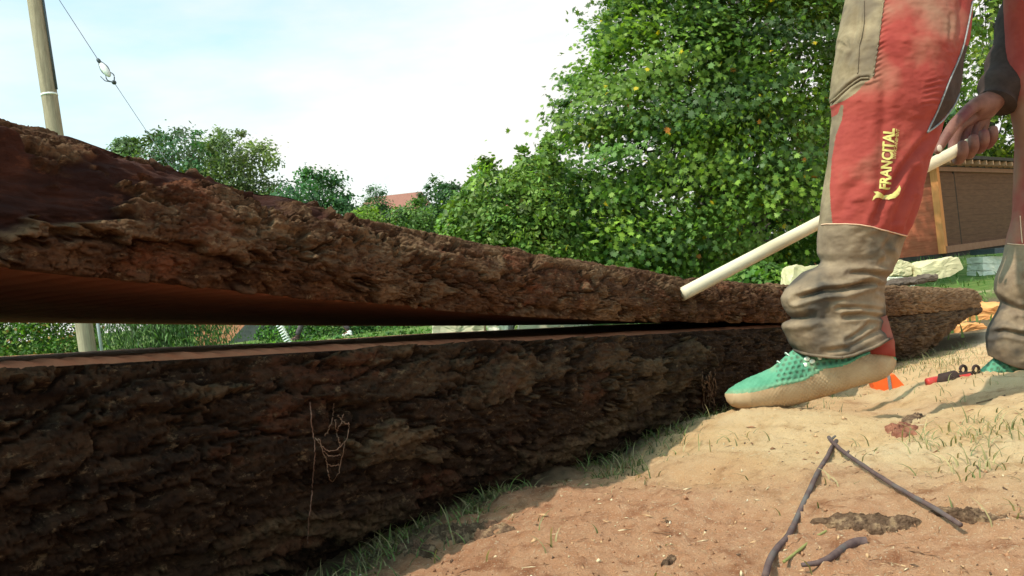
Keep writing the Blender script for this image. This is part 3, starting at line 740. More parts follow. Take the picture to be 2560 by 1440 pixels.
# terracotta hut and grey tent-like roof in the gap
tb = P(590, 900, 24.0); tb[2] = float(ground_z(tb[0], tb[1]))
hut = thing('hut', 'terracotta painted hut with a steep dark grey roof, glimpsed through the gap', 'hut', tb)
a0 = P(470, 880, 24)[0]; a1 = P(690, 880, 24)[0]; ztop = P(560, 740, 24)[2]
quadbox([a0, 24.6, tb[2] - .1], [a1 - a0, 0, 0], [0, 3, 0], ztop - tb[2], 'wall', M['terracotta'], hut)
g0 = P(548, 872, 24); g1 = P(660, 760, 24); gr_ = P(860, 900, 24)
yy = 24.0
mesh('roof', [(g0[0], yy, g0[2] - .1), (g1[0], yy, g1[2]), (gr_[0], yy, g0[2] - .5), (g0[0] - .1, yy - .02, tb[2] - .1), (gr_[0], yy - .02, tb[2] - .1),
              (g0[0], yy + .5, g0[2] - .1), (g1[0], yy + .5, g1[2]), (gr_[0], yy + .5, g0[2] - .5), (g0[0] - .1, yy + .5, tb[2] - .1), (gr_[0], yy + .5, tb[2] - .1)],
     [(0, 3, 4, 2, 1), (5, 6, 7, 9, 8), (0, 1, 6, 5), (1, 2, 7, 6), (2, 4, 9, 7), (0, 5, 8, 3), (3, 8, 9, 4)], M['roof_grey'], hut, False)

# shed on the right
def plank_mat(name, c1, c2, sp, axis):
    m, n, b = mat_new(name, .8, .2); N = n.nodes.new; Lk = n.links.new
    tc = N("ShaderNodeTexCoord"); sx = N("ShaderNodeSeparateXYZ"); Lk(tc.outputs['Object'], sx.inputs[0])
    w_ = N("ShaderNodeMath"); w_.operation = 'MULTIPLY'; w_.inputs[1].default_value = 1 / sp; Lk(sx.outputs[axis], w_.inputs[0])
    fr = N("ShaderNodeMath"); fr.operation = 'FRACT'; Lk(w_.outputs[0], fr.inputs[0])
    gt = N("ShaderNodeMath"); gt.operation = 'GREATER_THAN'; gt.inputs[1].default_value = .06; Lk(fr.outputs[0], gt.inputs[0])
    mp = N("ShaderNodeMapping"); mp.inputs['Scale'].default_value = (1, 1, 8) if axis == 'Z' else (6, 6, .7); Lk(tc.outputs['Object'], mp.inputs[0])
    nz = N("ShaderNodeTexNoise"); nz.inputs['Scale'].default_value = 3; nz.inputs['Detail'].default_value = 6; Lk(mp.outputs[0], nz.inputs['Vector'])
    mr = N("ShaderNodeMapRange"); mr.inputs['From Min'].default_value = .35; mr.inputs['From Max'].default_value = .65; Lk(nz.outputs['Fac'], mr.inputs['Value'])
    mx = N("ShaderNodeMix"); mx.data_type = 'RGBA'; mx.inputs['A'].default_value = (*c1, 1); mx.inputs['B'].default_value = (*c2, 1); Lk(mr.outputs[0], mx.inputs['Factor'])
    Lk(mx.outputs['Result'], b.inputs['Base Color'])
    bp = N("ShaderNodeBump"); bp.inputs['Distance'].default_value = .012; bp.inputs['Strength'].default_value = .7
    Lk(gt.outputs[0], bp.inputs['Height']); Lk(bp.outputs[0], b.inputs['Normal']); return m
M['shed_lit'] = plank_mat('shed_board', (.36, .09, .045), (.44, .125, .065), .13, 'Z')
M['shed_shaded'] = plank_mat('shed_board_shaded', (.115, .050, .026), (.150, .070, .036), .14, 'Z')  # darker copy of the boards, shade of the front put into the colour
M['shed_post'] = noise_mat('shed_post', (.62, .22, .07), (.68, .27, .10), 5, stretch=(4, 4, .6))
M['roof_dark'] = noise_mat('shed_roof', (.045, .035, .03), (.07, .055, .045), 6)
M['rafter'] = noise_mat('rafter_end', (.45, .24, .14), (.52, .30, .18), 8)
C0 = P(2357, 636, 18.0); C0[2] = float(ground_z(C0[0], C0[1])); C0g = C0[2]
C0[2] = P(2357, 634, 18.0)[2]
fd = np.array([math.cos(R(44)), math.sin(R(44)), 0]); fn = np.array([fd[1], -fd[0], 0]); ld = -fn   # front direction, normal, depth
hs = P(2345, 415, 18.0)[2] - C0[2]
up = np.array([0, 0, 1.0])
shed = thing('shed', 'red brown wooden shed with an orange corner post and flat dark roof', 'shed', (C0[0], C0[1], C0g))
lw = ld * 3.2
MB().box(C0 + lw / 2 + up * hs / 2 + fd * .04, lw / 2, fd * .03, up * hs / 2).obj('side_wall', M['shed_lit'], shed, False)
MB().box(C0 + fd * 2.6 - fn * .04 + up * hs / 2, fd * 2.6, fn * .03, up * (hs / 2)).obj('front_wall', M['shed_shaded'], shed, False)
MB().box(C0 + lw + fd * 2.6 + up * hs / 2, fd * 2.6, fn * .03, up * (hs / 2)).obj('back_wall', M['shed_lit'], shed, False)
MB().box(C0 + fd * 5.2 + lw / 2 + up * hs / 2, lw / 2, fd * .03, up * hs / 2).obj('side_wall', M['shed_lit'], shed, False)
MB().box(C0 + up * hs / 2 + fn * .01 + fd * .02, fd * .07, fn * .07, up * hs / 2).obj('corner_post', M['shed_post'], shed, False)
MB().box(C0 + fd * 2.6 + up * .07 + fn * .05, fd * 2.6, fn * .05, up * .07).obj('sill', noise_mat('shed_sill', (.30, .14, .08), (.36, .18, .11), 8), shed, False)
MB().box(C0 + fd * 2.6 + up * (hs - .05) + fn * .02, fd * 2.6, fn * .03, up * .045).obj('lintel', noise_mat('shed_lintel', (.25, .13, .09), (.3, .16, .11), 8), shed, False)
for k, s_ in enumerate((1.05,)):
    MB().box(C0 + fd * s_ + fn * .012 + up * (hs / 2 + .03), fd * .012, fn * .012, up * (hs / 2 - .12)).obj('door_gap', M['roof_dark'], shed, False)
    for q_, x_ in enumerate((.56, 1.55)):
        MB().box(C0 + fd * x_ + up * (hs / 2) + fn * .0, fd * .47, fn * .022, up * (hs / 2 - .14)).obj('door', M['shed_shaded'], shed, False)
MB().box(C0 + fd * 2.6 - up * .16 + fn * .0, fd * 2.6, fn * .07, up * .158).obj('plinth', M['roof_dark'], shed, False)
MB().box(C0 + lw / 2 - up * .16 + fd * .04, lw / 2, fd * .05, up * .158).obj('plinth', M['roof_dark'], shed, False)
MB().box(C0 + fd * .14 + fn * .03 + up * (hs - .16), fd * .035, fn * .01, up * .09).obj('hinge', M['grey_metal'], shed, False)
MB().box(C0 + fd * 2.6 + lw / 2 + up * (hs + .155) + fn * .1, fd * 2.95, lw / 2 + ld * .25, up * .035).obj('roof', M['roof_dark'], shed, False)
for k in range(13):
    MB().box(C0 + fd * (.0 + .43 * k) + up * (hs + .06) + fn * .04, fd * .028, fn * .30, up * .045).obj('rafter', M['rafter'], shed, False)
MB().box(C0 + fd * 2.6 + up * (hs + .05) + fn * .02, fd * 2.6, fn * .02, up * .06).obj('shade_fascia', M['roof_dark'], shed, False)  # board coloured dark to paint the shadow under the roof

# ================================================================== rocks, planks
def rock(name, label, cat, poly, d, thick, mat, seed, amp=.02, group=None, lean=0.0, parent=None, taper=.85, n=40, amps=6):
    poly = np.array(poly, float)
    # resample outline
    per = np.r_[poly, poly[:1]]; seg = np.hypot(*np.diff(per, axis=0).T); cum = np.r_[0, np.cumsum(seg)]
    t = np.linspace(0, cum[-1], n, endpoint=False); ox = np.interp(t, cum, per[:, 0]); oy = np.interp(t, cum, per[:, 1])
    cx, cy = ox.mean(), oy.mean(); V = []; lay = 9
    for k in range(lay):
        u = k / (lay - 1); dk = d + thick * u
        s_ = (1 - .07 * (1 - math.sin(math.pi * min(1, u * 3 + .001) / 2)) ) * (1 - (1 - taper) * u)
        base = P(cx + (ox - cx) * s_, cy + (oy - cy) * s_, d); c_ = P(cx, cy, d)
        base[:, 1] += thick * u + lean * (base[:, 2] - c_[2]); V.append(base)
    # inner front / back rings close the faces
    def rings(b, inv):
        out_ = []
        for s_ in (.75, .5, .25): out_.append(b.mean(0) + (b - b.mean(0)) * s_)
        return out_
    fr = rings(V[0], 0)[::-1]; bk = rings(V[-1], 1)
    allr = fr + V + bk; A = np.array(allr); nu = len(allr)
    A2 = A.reshape(-1, 3); sc_ = amps / max(.05, np.ptp(A2[:, 0]))
    dsp = np.stack([fbm(A2 * sc_, 4, seed), fbm(A2 * sc_ + 9, 4, seed + 1), fbm(A2 * sc_ + 19, 4, seed + 2)], -1) * amp
    A2 = A2 + dsp
    Fq = gridf(nu, n, True).tolist(); Fq.append(list(range(n))[::-1]); Fq.append([(nu - 1) * n + k for k in range(n)])
    base = A2.mean(0); base[2] = A2[:, 2].min()
    o = mesh(name, A2 - (base if parent is None else 0), Fq, mat, parent, False)
    if parent is None: o.location = base; tag(o, label, cat, group)
    return o
M['limestone'] = noise_mat('limestone', (.56, .46, .26), (.66, .57, .36), 3, bump=.5, bscale=14, bdist=.02, c3=(.50, .40, .24), s3=2.2)
M['limestone_pale'] = noise_mat('limestone_pale', (.68, .60, .49), (.76, .69, .58), 3, bump=.5, bscale=14, bdist=.02)
M['tan_stone'] = noise_mat('tan_stone', (.50, .40, .26), (.60, .50, .36), 4, bump=.4, bscale=14, bdist=.02)
M['slabbark'] = noise_mat('slab_bark', (.07, .045, .035), (.14, .10, .075), 9, bump=.8, bscale=20, bdist=.02)
M['orange_wood'] = noise_mat('fresh_orange_wood', (.62, .25, .08), (.72, .34, .13), 3, stretch=(1.5, 1.5, 8), bump=.5, bscale=10, bdist=.01, c3=(.50, .16, .06), s3=2)
rock('limestone_block', 'cream limestone block with a broken right edge, left of the large tilted block', 'stone block', [(2228, 690), (2238, 655), (2250, 648), (2272, 652), (2290, 662), (2282, 688), (2276, 690)], 9.6, .35, M['limestone'], 1, .018)
rock('limestone_block', 'large tilted cream limestone block beside the grass', 'stone block', [(2303, 698), (2301, 670), (2332, 652), (2380, 641), (2398, 641), (2414, 670), (2380, 690), (2356, 698)], 9.4, .5, M['limestone'], 2, .018)
rock('limestone_block', 'low whitish stone block lying under the broken cream block', 'stone block', [(2200, 716), (2222, 692), (2285, 692), (2296, 700), (2290, 716)], 9.0, .35, M['limestone_pale'], 3, .015)
rock('limestone_block', 'grey topped cream stone just left of the front trouser leg', 'stone block', [(1974, 720), (1980, 664), (2004, 660), (2008, 666), (2075, 658), (2090, 720)], 8.6, .4, M['limestone'], 4, .018)
rock('bark_slab', 'long dark piece of loose bark resting in front of the stone blocks', 'bark slab', [(2205, 722), (2240, 706), (2290, 696), (2352, 685), (2345, 700), (2320, 708), (2270, 716)], 7.4, .25, M['slabbark'], 5, .05)
# small drystone pier with slate cap
pier = thing('stone_pier', 'short white drystone pier with a dark slate cap beside the rear leg', 'pier', P(2486, 700, 12.0))
for k, (y0, y1) in enumerate(((642, 658), (659, 676), (677, 702))):
    rock('stone', None, None, [(2456, y1), (2455, y0), (2498, y0 - 2), (2520, y0), (2522, y1), (2490, y1 + 1)], 12.0, .42, M['limestone_pale'], 10 + k, .012, parent=pier, taper=.95)
MB().box(P(2490, 627, 12.2), P(2525, 624, 12.2) - P(2490, 627, 12.2), [0, .32, 0], [0, 0, .035]).obj('cap', M['dark_metal'], pier, False)
rock('split_plank', 'fresh orange split log face behind the log end', 'split log', [(2405, 812), (2412, 768), (2500, 762), (2600, 760), (2620, 800), (2480, 806)], 6.6, .55, M['orange_wood'], 6, .04, taper=.95)
rock('split_plank', 'ragged lower orange split log with torn edge at the log end', 'split log', [(2290, 895), (2300, 840), (2360, 812), (2475, 808), (2470, 830), (2455, 850), (2430, 868), (2395, 882), (2350, 890)], 5.95, .4, M['orange_wood'], 7, .035, taper=.95)
rock('shade_block', 'dark block added for the shaded hollow behind the orange split log', 'log', [(2420, 880), (2430, 820), (2500, 806), (2600, 806), (2600, 880)], 6.45, .5, M['slabbark'], 8, .03)  # dark block stands in for the shadow between the split logs
rock('field_stone', 'broad tan stone seen in the gap, left one of the row', 'stone', [(1075, 850), (1080, 815), (1110, 808), (1180, 806), (1214, 808), (1220, 850)], 12.0, .6, M['tan_stone'], 31, .05)
rock('field_stone', 'grey tan stone in the gap, middle one of the row', 'stone', [(1222, 850), (1216, 812), (1240, 806), (1270, 808), (1280, 850)], 12.0, .6, M['limestone_pale'], 32, .05)
rock('field_stone', 'long pale stone at the narrow right end of the gap', 'stone', [(1284, 840), (1292, 808), (1340, 800), (1480, 796), (1500, 830)], 12.0, .6, M['tan_stone'], 33, .05)

# ================================================================== people
def skin_body(name, pts, edges, radii, mat, parent, levels=2, root=0):
    me = bpy.data.meshes.new(name); me.from_pydata([tuple(p) for p in pts], edges, []); me.update()
    o = bpy.data.objects.new(name, me); scene.collection.objects.link(o)
    sk = o.modifiers.new('skin', 'SKIN'); sk.use_smooth_shade = True; sk.branch_smoothing = .3
    layer = me.skin_vertices[0] if me.skin_vertices else None
    if layer is None:
        bpy.context.view_layer.objects.active = o
        bpy.ops.mesh.customdata_skin_add() if hasattr(bpy.ops.mesh, 'customdata_skin_add') else None
        layer = me.skin_vertices[0]
    for i, r_ in enumerate(radii):
        layer.data[i].radius = (r_, r_) if np.ndim(r_) == 0 else tuple(r_); layer.data[i].use_root = (i == root)
    ss = o.modifiers.new('sub', 'SUBSURF'); ss.levels = levels; ss.render_levels = levels
    dg = bpy.context.evaluated_depsgraph_get(); ev = o.evaluated_get(dg)
    m2 = bpy.data.meshes.new_from_object(ev)
    bpy.data.objects.remove(o); bpy.data.meshes.remove(me)
    off = wloc(parent) if parent is not None else np.zeros(3)
    co = np.empty(len(m2.vertices) * 3, np.float32); m2.vertices.foreach_get('co', co)
    co = (co.reshape(-1, 3) - off).astype(np.float32); m2.vertices.foreach_set('co', co.ravel()); m2.update()
    m2.materials.clear(); m2.materials.append(mat); m2.name = name
    for p_ in m2.polygons: p_.use_smooth = True
    ob = bpy.data.objects.new(name, m2); scene.collection.objects.link(ob); ob.parent = parent
    return ob

M['skin'] = noise_mat('skin', (.15, .060, .045), (.24, .105, .078), 30, rough=.6, spec=.3, bump=.4, bscale=180, bdist=.0008, c3=(.14, .035, .035), s3=20)
M['cloth_red'] = noise_mat('red_cloth', (.26, .036, .028), (.33, .054, .039), 14, rough=.85, bump=.35, bscale=900, bdist=.0006, c3=(.27, .125, .080), s3=7, lo3=.50, hi3=.68)
M['cloth_tan'] = noise_mat('tan_cloth', (.17, .115, .065), (.30, .215, .13), 22, rough=.95, bump=.4, bscale=700, bdist=.0008, c3=(.15, .105, .07), s3=13, lo3=.5, hi3=.66)
M['cloth_gaiter'] = noise_mat('muddy_cloth', (.165, .110, .072), (.30, .208, .132), 17, rough=.95, bump=.4, bscale=700, bdist=.0008, c3=(.075, .058, .046), s3=9, lo3=.46, hi3=.58)
M['cloth_dark'] = noise_mat('dark_cloth', (.034, .020, .017), (.060, .036, .030), 40, rough=.9)
M['zip'] = noise_mat('zip_grey', (.20, .19, .19), (.30, .29, .28), 200, rough=.7)
M['thread'] = noise_mat('pale_thread', (.62, .36, .24), (.7, .45, .3), 200)
M['print'] = noise_mat('yellow_print', (.56, .46, .13), (.62, .52, .18), 60, rough=.7, c3=(.50, .30, .13), s3=90, lo3=.60, hi3=.66)
M['sole'] = noise_mat('sole_rubber', (.42, .27, .15), (.52, .36, .215), 20, rough=.8, bump=.2, bscale=300, bdist=.0005, c3=(.40, .24, .13), s3=25)
M['knit'] = noise_mat('green_knit', (.075, .235, .140), (.115, .31, .19), 40, rough=.85, bump=.5, bscale=900, bdist=.0006, usecol=True, c3=(.30, .36, .20), s3=16, lo3=.55, hi3=.75)
M['wood_pole'] = noise_mat('broom_handle', (.62, .52, .36), (.70, .60, .44), 10, rough=.55, stretch=(.2, 1, 1), bump=.15, bscale=40, bdist=.0006, c3=(.50, .40, .26), s3=9)
M['shirt'] = noise_mat('grey_shirt', (.12, .13, .15), (.17, .18, .2), 20)

def crease_field(px, py, creases):
    D = np.zeros_like(px)
    for pts, A, wd in creases:
        ds = seg_dist(px, py, pts)
        # fade at the ends
        x0_, y0_ = pts[0]; x1_, y1_ = pts[-1]
        e = np.minimum(np.hypot(px - x0_, py - y0_), np.hypot(px - x1_, py - y1_)); fade = .35 + .65 * sst(0, 3 * wd, e)
        D += A * fade * (-np.exp(-(ds / wd) ** 2) + .45 * np.exp(-((ds - 2.1 * wd) / (1.1 * wd)) ** 2))
    return D
def leg_shell(rows, dfun, creases, seed, na=300, step=3.0, hem=None, wrinkle=1.0, thick=.78):
    rows = sorted(rows); ys = np.array([q[0] for q in rows], float)
    g = np.arange(ys[0], ys[-1] + .1, step); Ls = np.interp(g, ys, [q[1] for q in rows]); Rs = np.interp(g, ys, [q[2] for q in rows])
    k = np.hanning(7); k /= k.sum()
    sm = lambda a: np.convolve(np.pad(a, 3, mode='edge'), k, 'valid')
    Ls, Rs = sm(Ls), sm(Rs)
    ph = np.linspace(0, 2 * math.pi, na, endpoint=False)
    cx = (Ls + Rs) / 2; hw = (Rs - Ls) / 2
    d0 = dfun(g)
    PX = cx[:, None] + hw[:, None] * np.sign(np.cos(ph)) * np.abs(np.cos(ph)) ** .92
    PY = g[:, None] + 0 * PX
    if hem is not None: PY = np.minimum(PY, hem(PX))
    hd = hw * d0 / F * thick
    D0 = d0[:, None] - hd[:, None] * np.sin(ph)[None]
    V = P(PX, PY, D0)
    nx = np.cos(ph)[None] + 0 * PX; ny = -np.sin(ph)[None] + 0 * PX
    disp = crease_field(PX, PY, creases) * (.35 + .65 * np.abs(np.sin(ph))[None])
    disp = disp + wrinkle * (.0050 * fbm(V * 16, 4, seed) + .0016 * fbm(V * np.array([50, 50, 110]), 3, seed + 3)) * (.25 + .75 * np.abs(np.sin(ph))[None])
    V = V + disp[..., None] * np.stack([nx, ny, 0 * nx], -1)
    return V.reshape(-1, 3), gridf(len(g), na, True), PX.reshape(-1), PY.reshape(-1), np.tile(np.sin(ph) > -.2, len(g)), (len(g), na)
def split_parts(V, Fq, classes, parent):
    """classes: list of (name, mat, face mask)"""
    done = np.zeros(len(Fq), bool); objs = {}
    for nm, mt, mk in classes:
        mk = mk & ~done; done |= mk
        if mk.sum(): v_, f_ = subset(V, Fq, mk); objs[nm] = mesh(nm, v_, f_, mt, parent)
    return objs
class Conform:
    def __init__(s, V, Fq): s.t = BVHTree.FromPolygons([tuple(v) for v in V], [tuple(int(i) for i in f) for f in Fq])
    def __call__(s, px, py, lift=.0015):
        o = []
        for x, y in zip(np.atleast_1d(px), np.atleast_1d(py)):
            dr = Vector(P(x, y, 1.0) - EYE).normalized(); h = s.t.ray_cast(Vector(EYE), dr)
            o.append(None if h[0] is None else np.array(h[0] + h[1] * lift if h[1].dot(dr) < 0 else h[0] - h[1] * lift))
        good = [q for q in o if q is not None]
        if not good: return np.zeros((0, 3))
        last = good[0]
        for i, q in enumerate(o):
            if q is None: o[i] = last
            else: last = q
        return np.array(o)

worker = thing('person', 'worker in muddy red trousers and green shoes, one foot lifted, gripping a wooden handle', 'person', G(2130, 1040))
# ---- front trouser leg
rowsF = [(-480, 2240, 2640), (-400, 2190, 2620), (-200, 2135, 2500), (-60, 2118, 2445), (0, 2113, 2433), (50, 2102, 2430), (100, 2093, 2425), (150, 2085, 2410), (200, 2077, 2406), (250, 2074, 2396),
         (275, 2078, 2380), (300, 2079, 2362), (330, 2075, 2352), (400, 2070, 2326), (450, 2061, 2313), (500, 2053, 2304), (560, 2047, 2284), (600, 2042, 2262), (635, 2043, 2252), (655, 2052, 2243), (668, 2040, 2236), (680, 2006, 2232),
         (700, 1984, 2216), (722, 1963, 2212), (745, 1951, 2212), (765, 1955, 2214), (785, 1970, 2214), (797, 1977, 2212), (806, 1955, 2209), (815, 1953, 2209), (835, 1962, 2218), (860, 1973, 2231), (880, 1990, 2238), (900, 2005, 2243)]
crF = [([(2120, 683), (2160, 681), (2222, 690)], .0085, 6), ([(1988, 748), (2030, 736), (2060, 727), (2105, 724), (2140, 717), (2178, 706)], .0125, 7), ([(2130, 716), (2180, 709), (2215, 716)], .005, 4),
       ([(2112, 790), (2160, 786), (2216, 793)], .0085, 6), ([(2095, 770), (2150, 770), (2216, 778)], .0055, 5), ([(1950, 800), (1990, 800), (2030, 790)], .008, 9),
       ([(2120, 852), (2150, 832), (2175, 806)], .0055, 6), ([(2060, 880), (2120, 870), (2170, 840), (2225, 815)], .004, 6), ([(2195, 722), (2212, 732)], .006, 6), ([(2050, 660), (2090, 690), (2100, 720)], .004, 14),
       ([(2186, 555), (2205, 505), (2250, 435), (2290, 380), (2330, 335)], .0070, 9), ([(2230, 578), (2252, 520), (2285, 430)], .0055, 9), ([(2265, 580), (2290, 500)], .004, 7),
       ([(2196, 500), (2205, 380), (2212, 250), (2214, 180)], .0030, 12), ([(2300, 240), (2296, 120), (2300, 0)], .0018, 20), ([(2385, 140), (2400, 60), (2405, -40)], .004, 8), ([(2372, 120), (2380, 40)], .003, 6),
       ([(2078, 258), (2100, 235), (2122, 215), (2150, 197), (2172, 196)], .0075, 4.5), ([(2112, 180), (2130, 130), (2140, 60), (2150, -40)], .003, 6), ([(2100, 110), (2120, 120), (2118, 100)], .005, 5), ([(2125, 150), (2160, 90), (2165, 40)], .0022, 6),
       ([(2090, 560), (2120, 480), (2170, 430)], .003, 14), ([(2155, 640), (2160, 610), (2150, 590)], .003, 12), ([(2230, 650), (2215, 620), (2240, 580)], .005, 8), ([(2205, 660), (2225, 640)], .004, 7)]
for q in range(5): crF.append(([(2305 + q * 3, 262 - q * 14), (2330 + q * 3, 258 - q * 15), (2348 + q * 5, 262 - q * 17)], .0013, 3.0))
hemF = curve([(1900, 860), (1955, 864), (1975, 870), (1995, 880), (2030, 889), (2090, 895), (2120, 893), (2150, 883), (2190, 868), (2235, 842), (2300, 825)])
dF = lambda y: np.interp(y, [-480, -200, 100, 400, 900], [1.80, 1.68, 1.57, 1.53, 1.52])
V1, F1, X1, Y1, front1, sh1 = leg_shell(rowsF, dF, crF, 501, hem=hemF, na=340, step=2.5)
# pleats where the red cloth is gathered along the tan panel
fpx = X1[F1].mean(1); fpy = Y1[F1].mean(1); ff = front1[F1].all(1)
edgeT = [(2215, -300), (2209, 0), (2199, 80), (2191, 140), (2183, 192)]
dsT = seg_dist(X1, Y1, edgeT)
V1[:, 1] -= (X1 > np.interp(Y1, [-300, 0, 80, 140, 192], [2215, 2209, 2199, 2191, 2183])) * front1 * (Y1 < 215) * .0016 * np.sin((Y1 + .45 * X1) / 13 * 2 * math.pi) * np.exp(-(dsT / 16) ** 2)
seamF = np.interp(fpx, [2000, 2075, 2150, 2262, 2320], [566, 560, 562, 590, 600])
tanpoly = [(2000, -500), (2215, -300), (2209, 0), (2199, 80), (2191, 140), (2183, 192), (2164, 206), (2140, 232), (2112, 250), (2082, 264), (2000, 268)]
tanlow = [(2000, 300), (2082, 292), (2094, 285), (2100, 262), (2108, 262), (2104, 300), (2088, 340), (2078, 400), (2074, 470), (2082, 570), (2000, 570)]
ventp = [(2319, 330), (2345, 271), (2372, 203), (2404, 126), (2412, 112), (2460, 130), (2460, 210), (2384, 266), (2350, 306)]
tro = thing('x', None, None); bpy.data.objects.remove(tro)
clsF = [('gaiter', M['cloth_gaiter'], fpy > seamF),
        ('vent_lining', M['cloth_dark'], ff & in_poly(fpx, fpy, ventp)),
        ('knee_panel', M['cloth_tan'], (in_poly(fpx, fpy, tanpoly) | in_poly(fpx, fpy, tanlow))),
        ('trouser_leg', M['cloth_red'], np.ones(len(F1), bool))]
split_parts(V1, F1, clsF, worker)
cf = Conform(V1, F1)
def strip(name, pts, rad, mat, conf, parent, n=60, lift=.0012):
    q = dense(pts, n); p3 = conf(q[:, 0], q[:, 1], lift)
    return MB().tube(p3, rad, 6).obj(name, mat, parent)
strip('zip', [(2317, 331), (2345, 272), (2372, 204), (2404, 126), (2420, 60), (2430, 4)], .0015, M['zip'], cf, worker)
strip('zip', [(2317, 331), (2352, 305), (2384, 264), (2398, 235)], .0016, M['zip'], cf, worker, lift=.001)
strip('seam', [(2054, 562), (2075, 560), (2150, 562), (2200, 573), (2262, 589), (2272, 592)], .0011, M['thread'], cf, worker, 80, .0006)
strip('seam', [(2160, 2), (2158, 60), (2148, 120), (2144, 185)], .0010, M['cloth_tan'], cf, worker)
strip('seam', [(2209, 2), (2199, 80), (2191, 140), (2183, 190)], .0012, M['cloth_tan'], cf, worker)
strip('pocket_edge', [(2080, 256), (2098, 237), (2122, 214), (2150, 194), (2172, 193)], .0020, M['cloth_tan'], cf, worker, lift=.003)
strip('hem', [(1976, 868), (1995, 878), (2030, 887), (2090, 893), (2120, 891), (2150, 881), (2190, 866), (2228, 843)], .0028, M['cloth_gaiter'], cf, worker, lift=.0004)
# ---- lettering on the leg
def text_mesh(name, body, p0, p1, height, mat, conf, parent, bold=.02, lift=.0018, shear=0.0):
    cu = bpy.data.curves.new(name, 'FONT'); cu.body = body; cu.size = 1.0; cu.offset = bold; cu.resolution_u = 3; cu.shear = shear
    o = bpy.data.objects.new(name, cu); scene.collection.objects.link(o)
    dg = bpy.context.evaluated_depsgraph_get(); me = bpy.data.meshes.new_from_object(o.evaluated_get(dg)); bpy.data.objects.remove(o)
    bmx = bmesh.new(); bmx.from_mesh(me); bmesh.ops.triangulate(bmx, faces=bmx.faces)
    xs = [v.co.x for v in bmx.verts]; x0_, x1_ = min(xs), max(xs); ysz = max(v.co.y for v in bmx.verts)
    ln0 = (x1_ - x0_) / 50
    for _ in range(3):
        ed = [e for e in bmx.edges if e.calc_length() > ln0]
        if ed: bmesh.ops.subdivide_edges(bmx, edges=ed, cuts=1); bmesh.ops.triangulate(bmx, faces=bmx.faces)
    p0 = np.array(p0, float); p1 = np.array(p1, float); ex = (p1 - p0); L_ = np.linalg.norm(ex); ex /= L_; ey = np.array([ex[1], -ex[0]])
    q = np.array([[(v.co.x - x0_) / (x1_ - x0_) * L_, v.co.y / ysz * height] for v in bmx.verts])
    w2 = p0 + q[:, :1] * ex + q[:, 1:] * ey
    V = conf(w2[:, 0], w2[:, 1], lift); Fc = [[v.index for v in f.verts] for f in bmx.faces]
    bmx.free(); return mesh(name, V, Fc, mat, parent, False)
text_mesh('lettering', 'FRANCITAL', (2223, 474), (2235, 322), 27, M['print'], cf, worker, bold=.035)
text_mesh('lettering', 'ENVIRONNEMENT', (2237, 398), (2247, 324), 8, M['print'], cf, worker, bold=0)
def patch(name, poly, mat, conf, parent, lift=.0018):
    bmx = bmesh.new(); vs = [bmx.verts.new((x, y, 0)) for x, y in poly]; bmx.faces.new(vs).normal_update()
    bmesh.ops.triangulate(bmx, faces=bmx.faces)
    for _ in range(2): bmesh.ops.subdivide_edges(bmx, edges=bmx.edges, cuts=1); bmesh.ops.triangulate(bmx, faces=bmx.faces)
    q = np.array([v.co[:2] for v in bmx.verts]); Fc = [[v.index for v in f.verts] for f in bmx.faces]
    V = conf(q[:, 0], q[:, 1], lift); bmx.free(); return mesh(name, V, Fc, mat, parent, False)
patch('emblem', [(2249, 464), (2251, 473), (2246, 486), (2236, 495), (2221, 500), (2206, 499), (2197, 494), (2189, 495), (2180, 502), (2183, 492), (2189, 486), (2182, 479), (2193, 479), (2202, 483), (2209, 488), (2219, 489), (2230, 486), (2240, 477)], M['print'], cf, worker)
# ---- rear trouser leg
rowsR = [(-480, 2400, 2760), (-400, 2420, 2745), (-200, 2490, 2750), (-40, 2508, 2745), (20, 2508, 2740), (100, 2513, 2735), (200, 2512, 2735), (235, 2514, 2735), (262, 2520, 2735), (300, 2528, 2736), (350, 2536, 2738), (450, 2535, 2738), (550, 2527, 2734), (600, 2514, 2728), (650, 2505, 2718),
         (690, 2488, 2712), (710, 2484, 2712), (735, 2488, 2714), (755, 2498, 2712), (770, 2498, 2708), (790, 2484, 2706), (815, 2470, 2708), (840, 2464, 2712), (870, 2464, 2716), (890, 2470, 2716), (915, 2478, 2712), (940, 2490, 2710)]
crR = [([(2490, 745), (2515, 762), (2545, 775), (2600, 780)], .010, 8), ([(2480, 835), (2510, 828), (2560, 838), (2640, 840)], .010, 6), ([(2570, 700), (2620, 720)], .006, 10), ([(2520, 560), (2540, 500), (2570, 420)], .004, 12), ([(2556, 620), (2552, 480), (2560, 350)], .003, 9), ([(2550, 810), (2545, 795), (2570, 800)], .005, 6)]
hemR = curve([(2400, 872), (2470, 885), (2500, 905), (2560, 926), (2640, 930), (2760, 925)])
dR = lambda y: np.interp(y, [-480, -200, 100, 400, 950], [1.88, 1.94, 2.0, 2.03, 2.04])
V2, F2, X2, Y2, front2, sh2 = leg_shell(rowsR, dR, crR, 601, hem=hemR, na=240, step=3.5)
fy2 = Y2[F2].mean(1); fx2 = X2[F2].mean(1)
split_parts(V2, F2, [('gaiter', M['cloth_gaiter'], fy2 > np.interp(fx2, [2480, 2740], [610, 622])), ('trouser_leg', M['cloth_red'], np.ones(len(F2), bool))], worker)
cf2 = Conform(V2, F2)
strip('seam', [(2520, 609), (2540, 611), (2600, 613)], .0012, M['thread'], cf2, worker, 40, .0006)
strip('seam', [(2551, 540), (2553, 575), (2556, 608)], .0012, M['thread'], cf2, worker, 40, .0006)
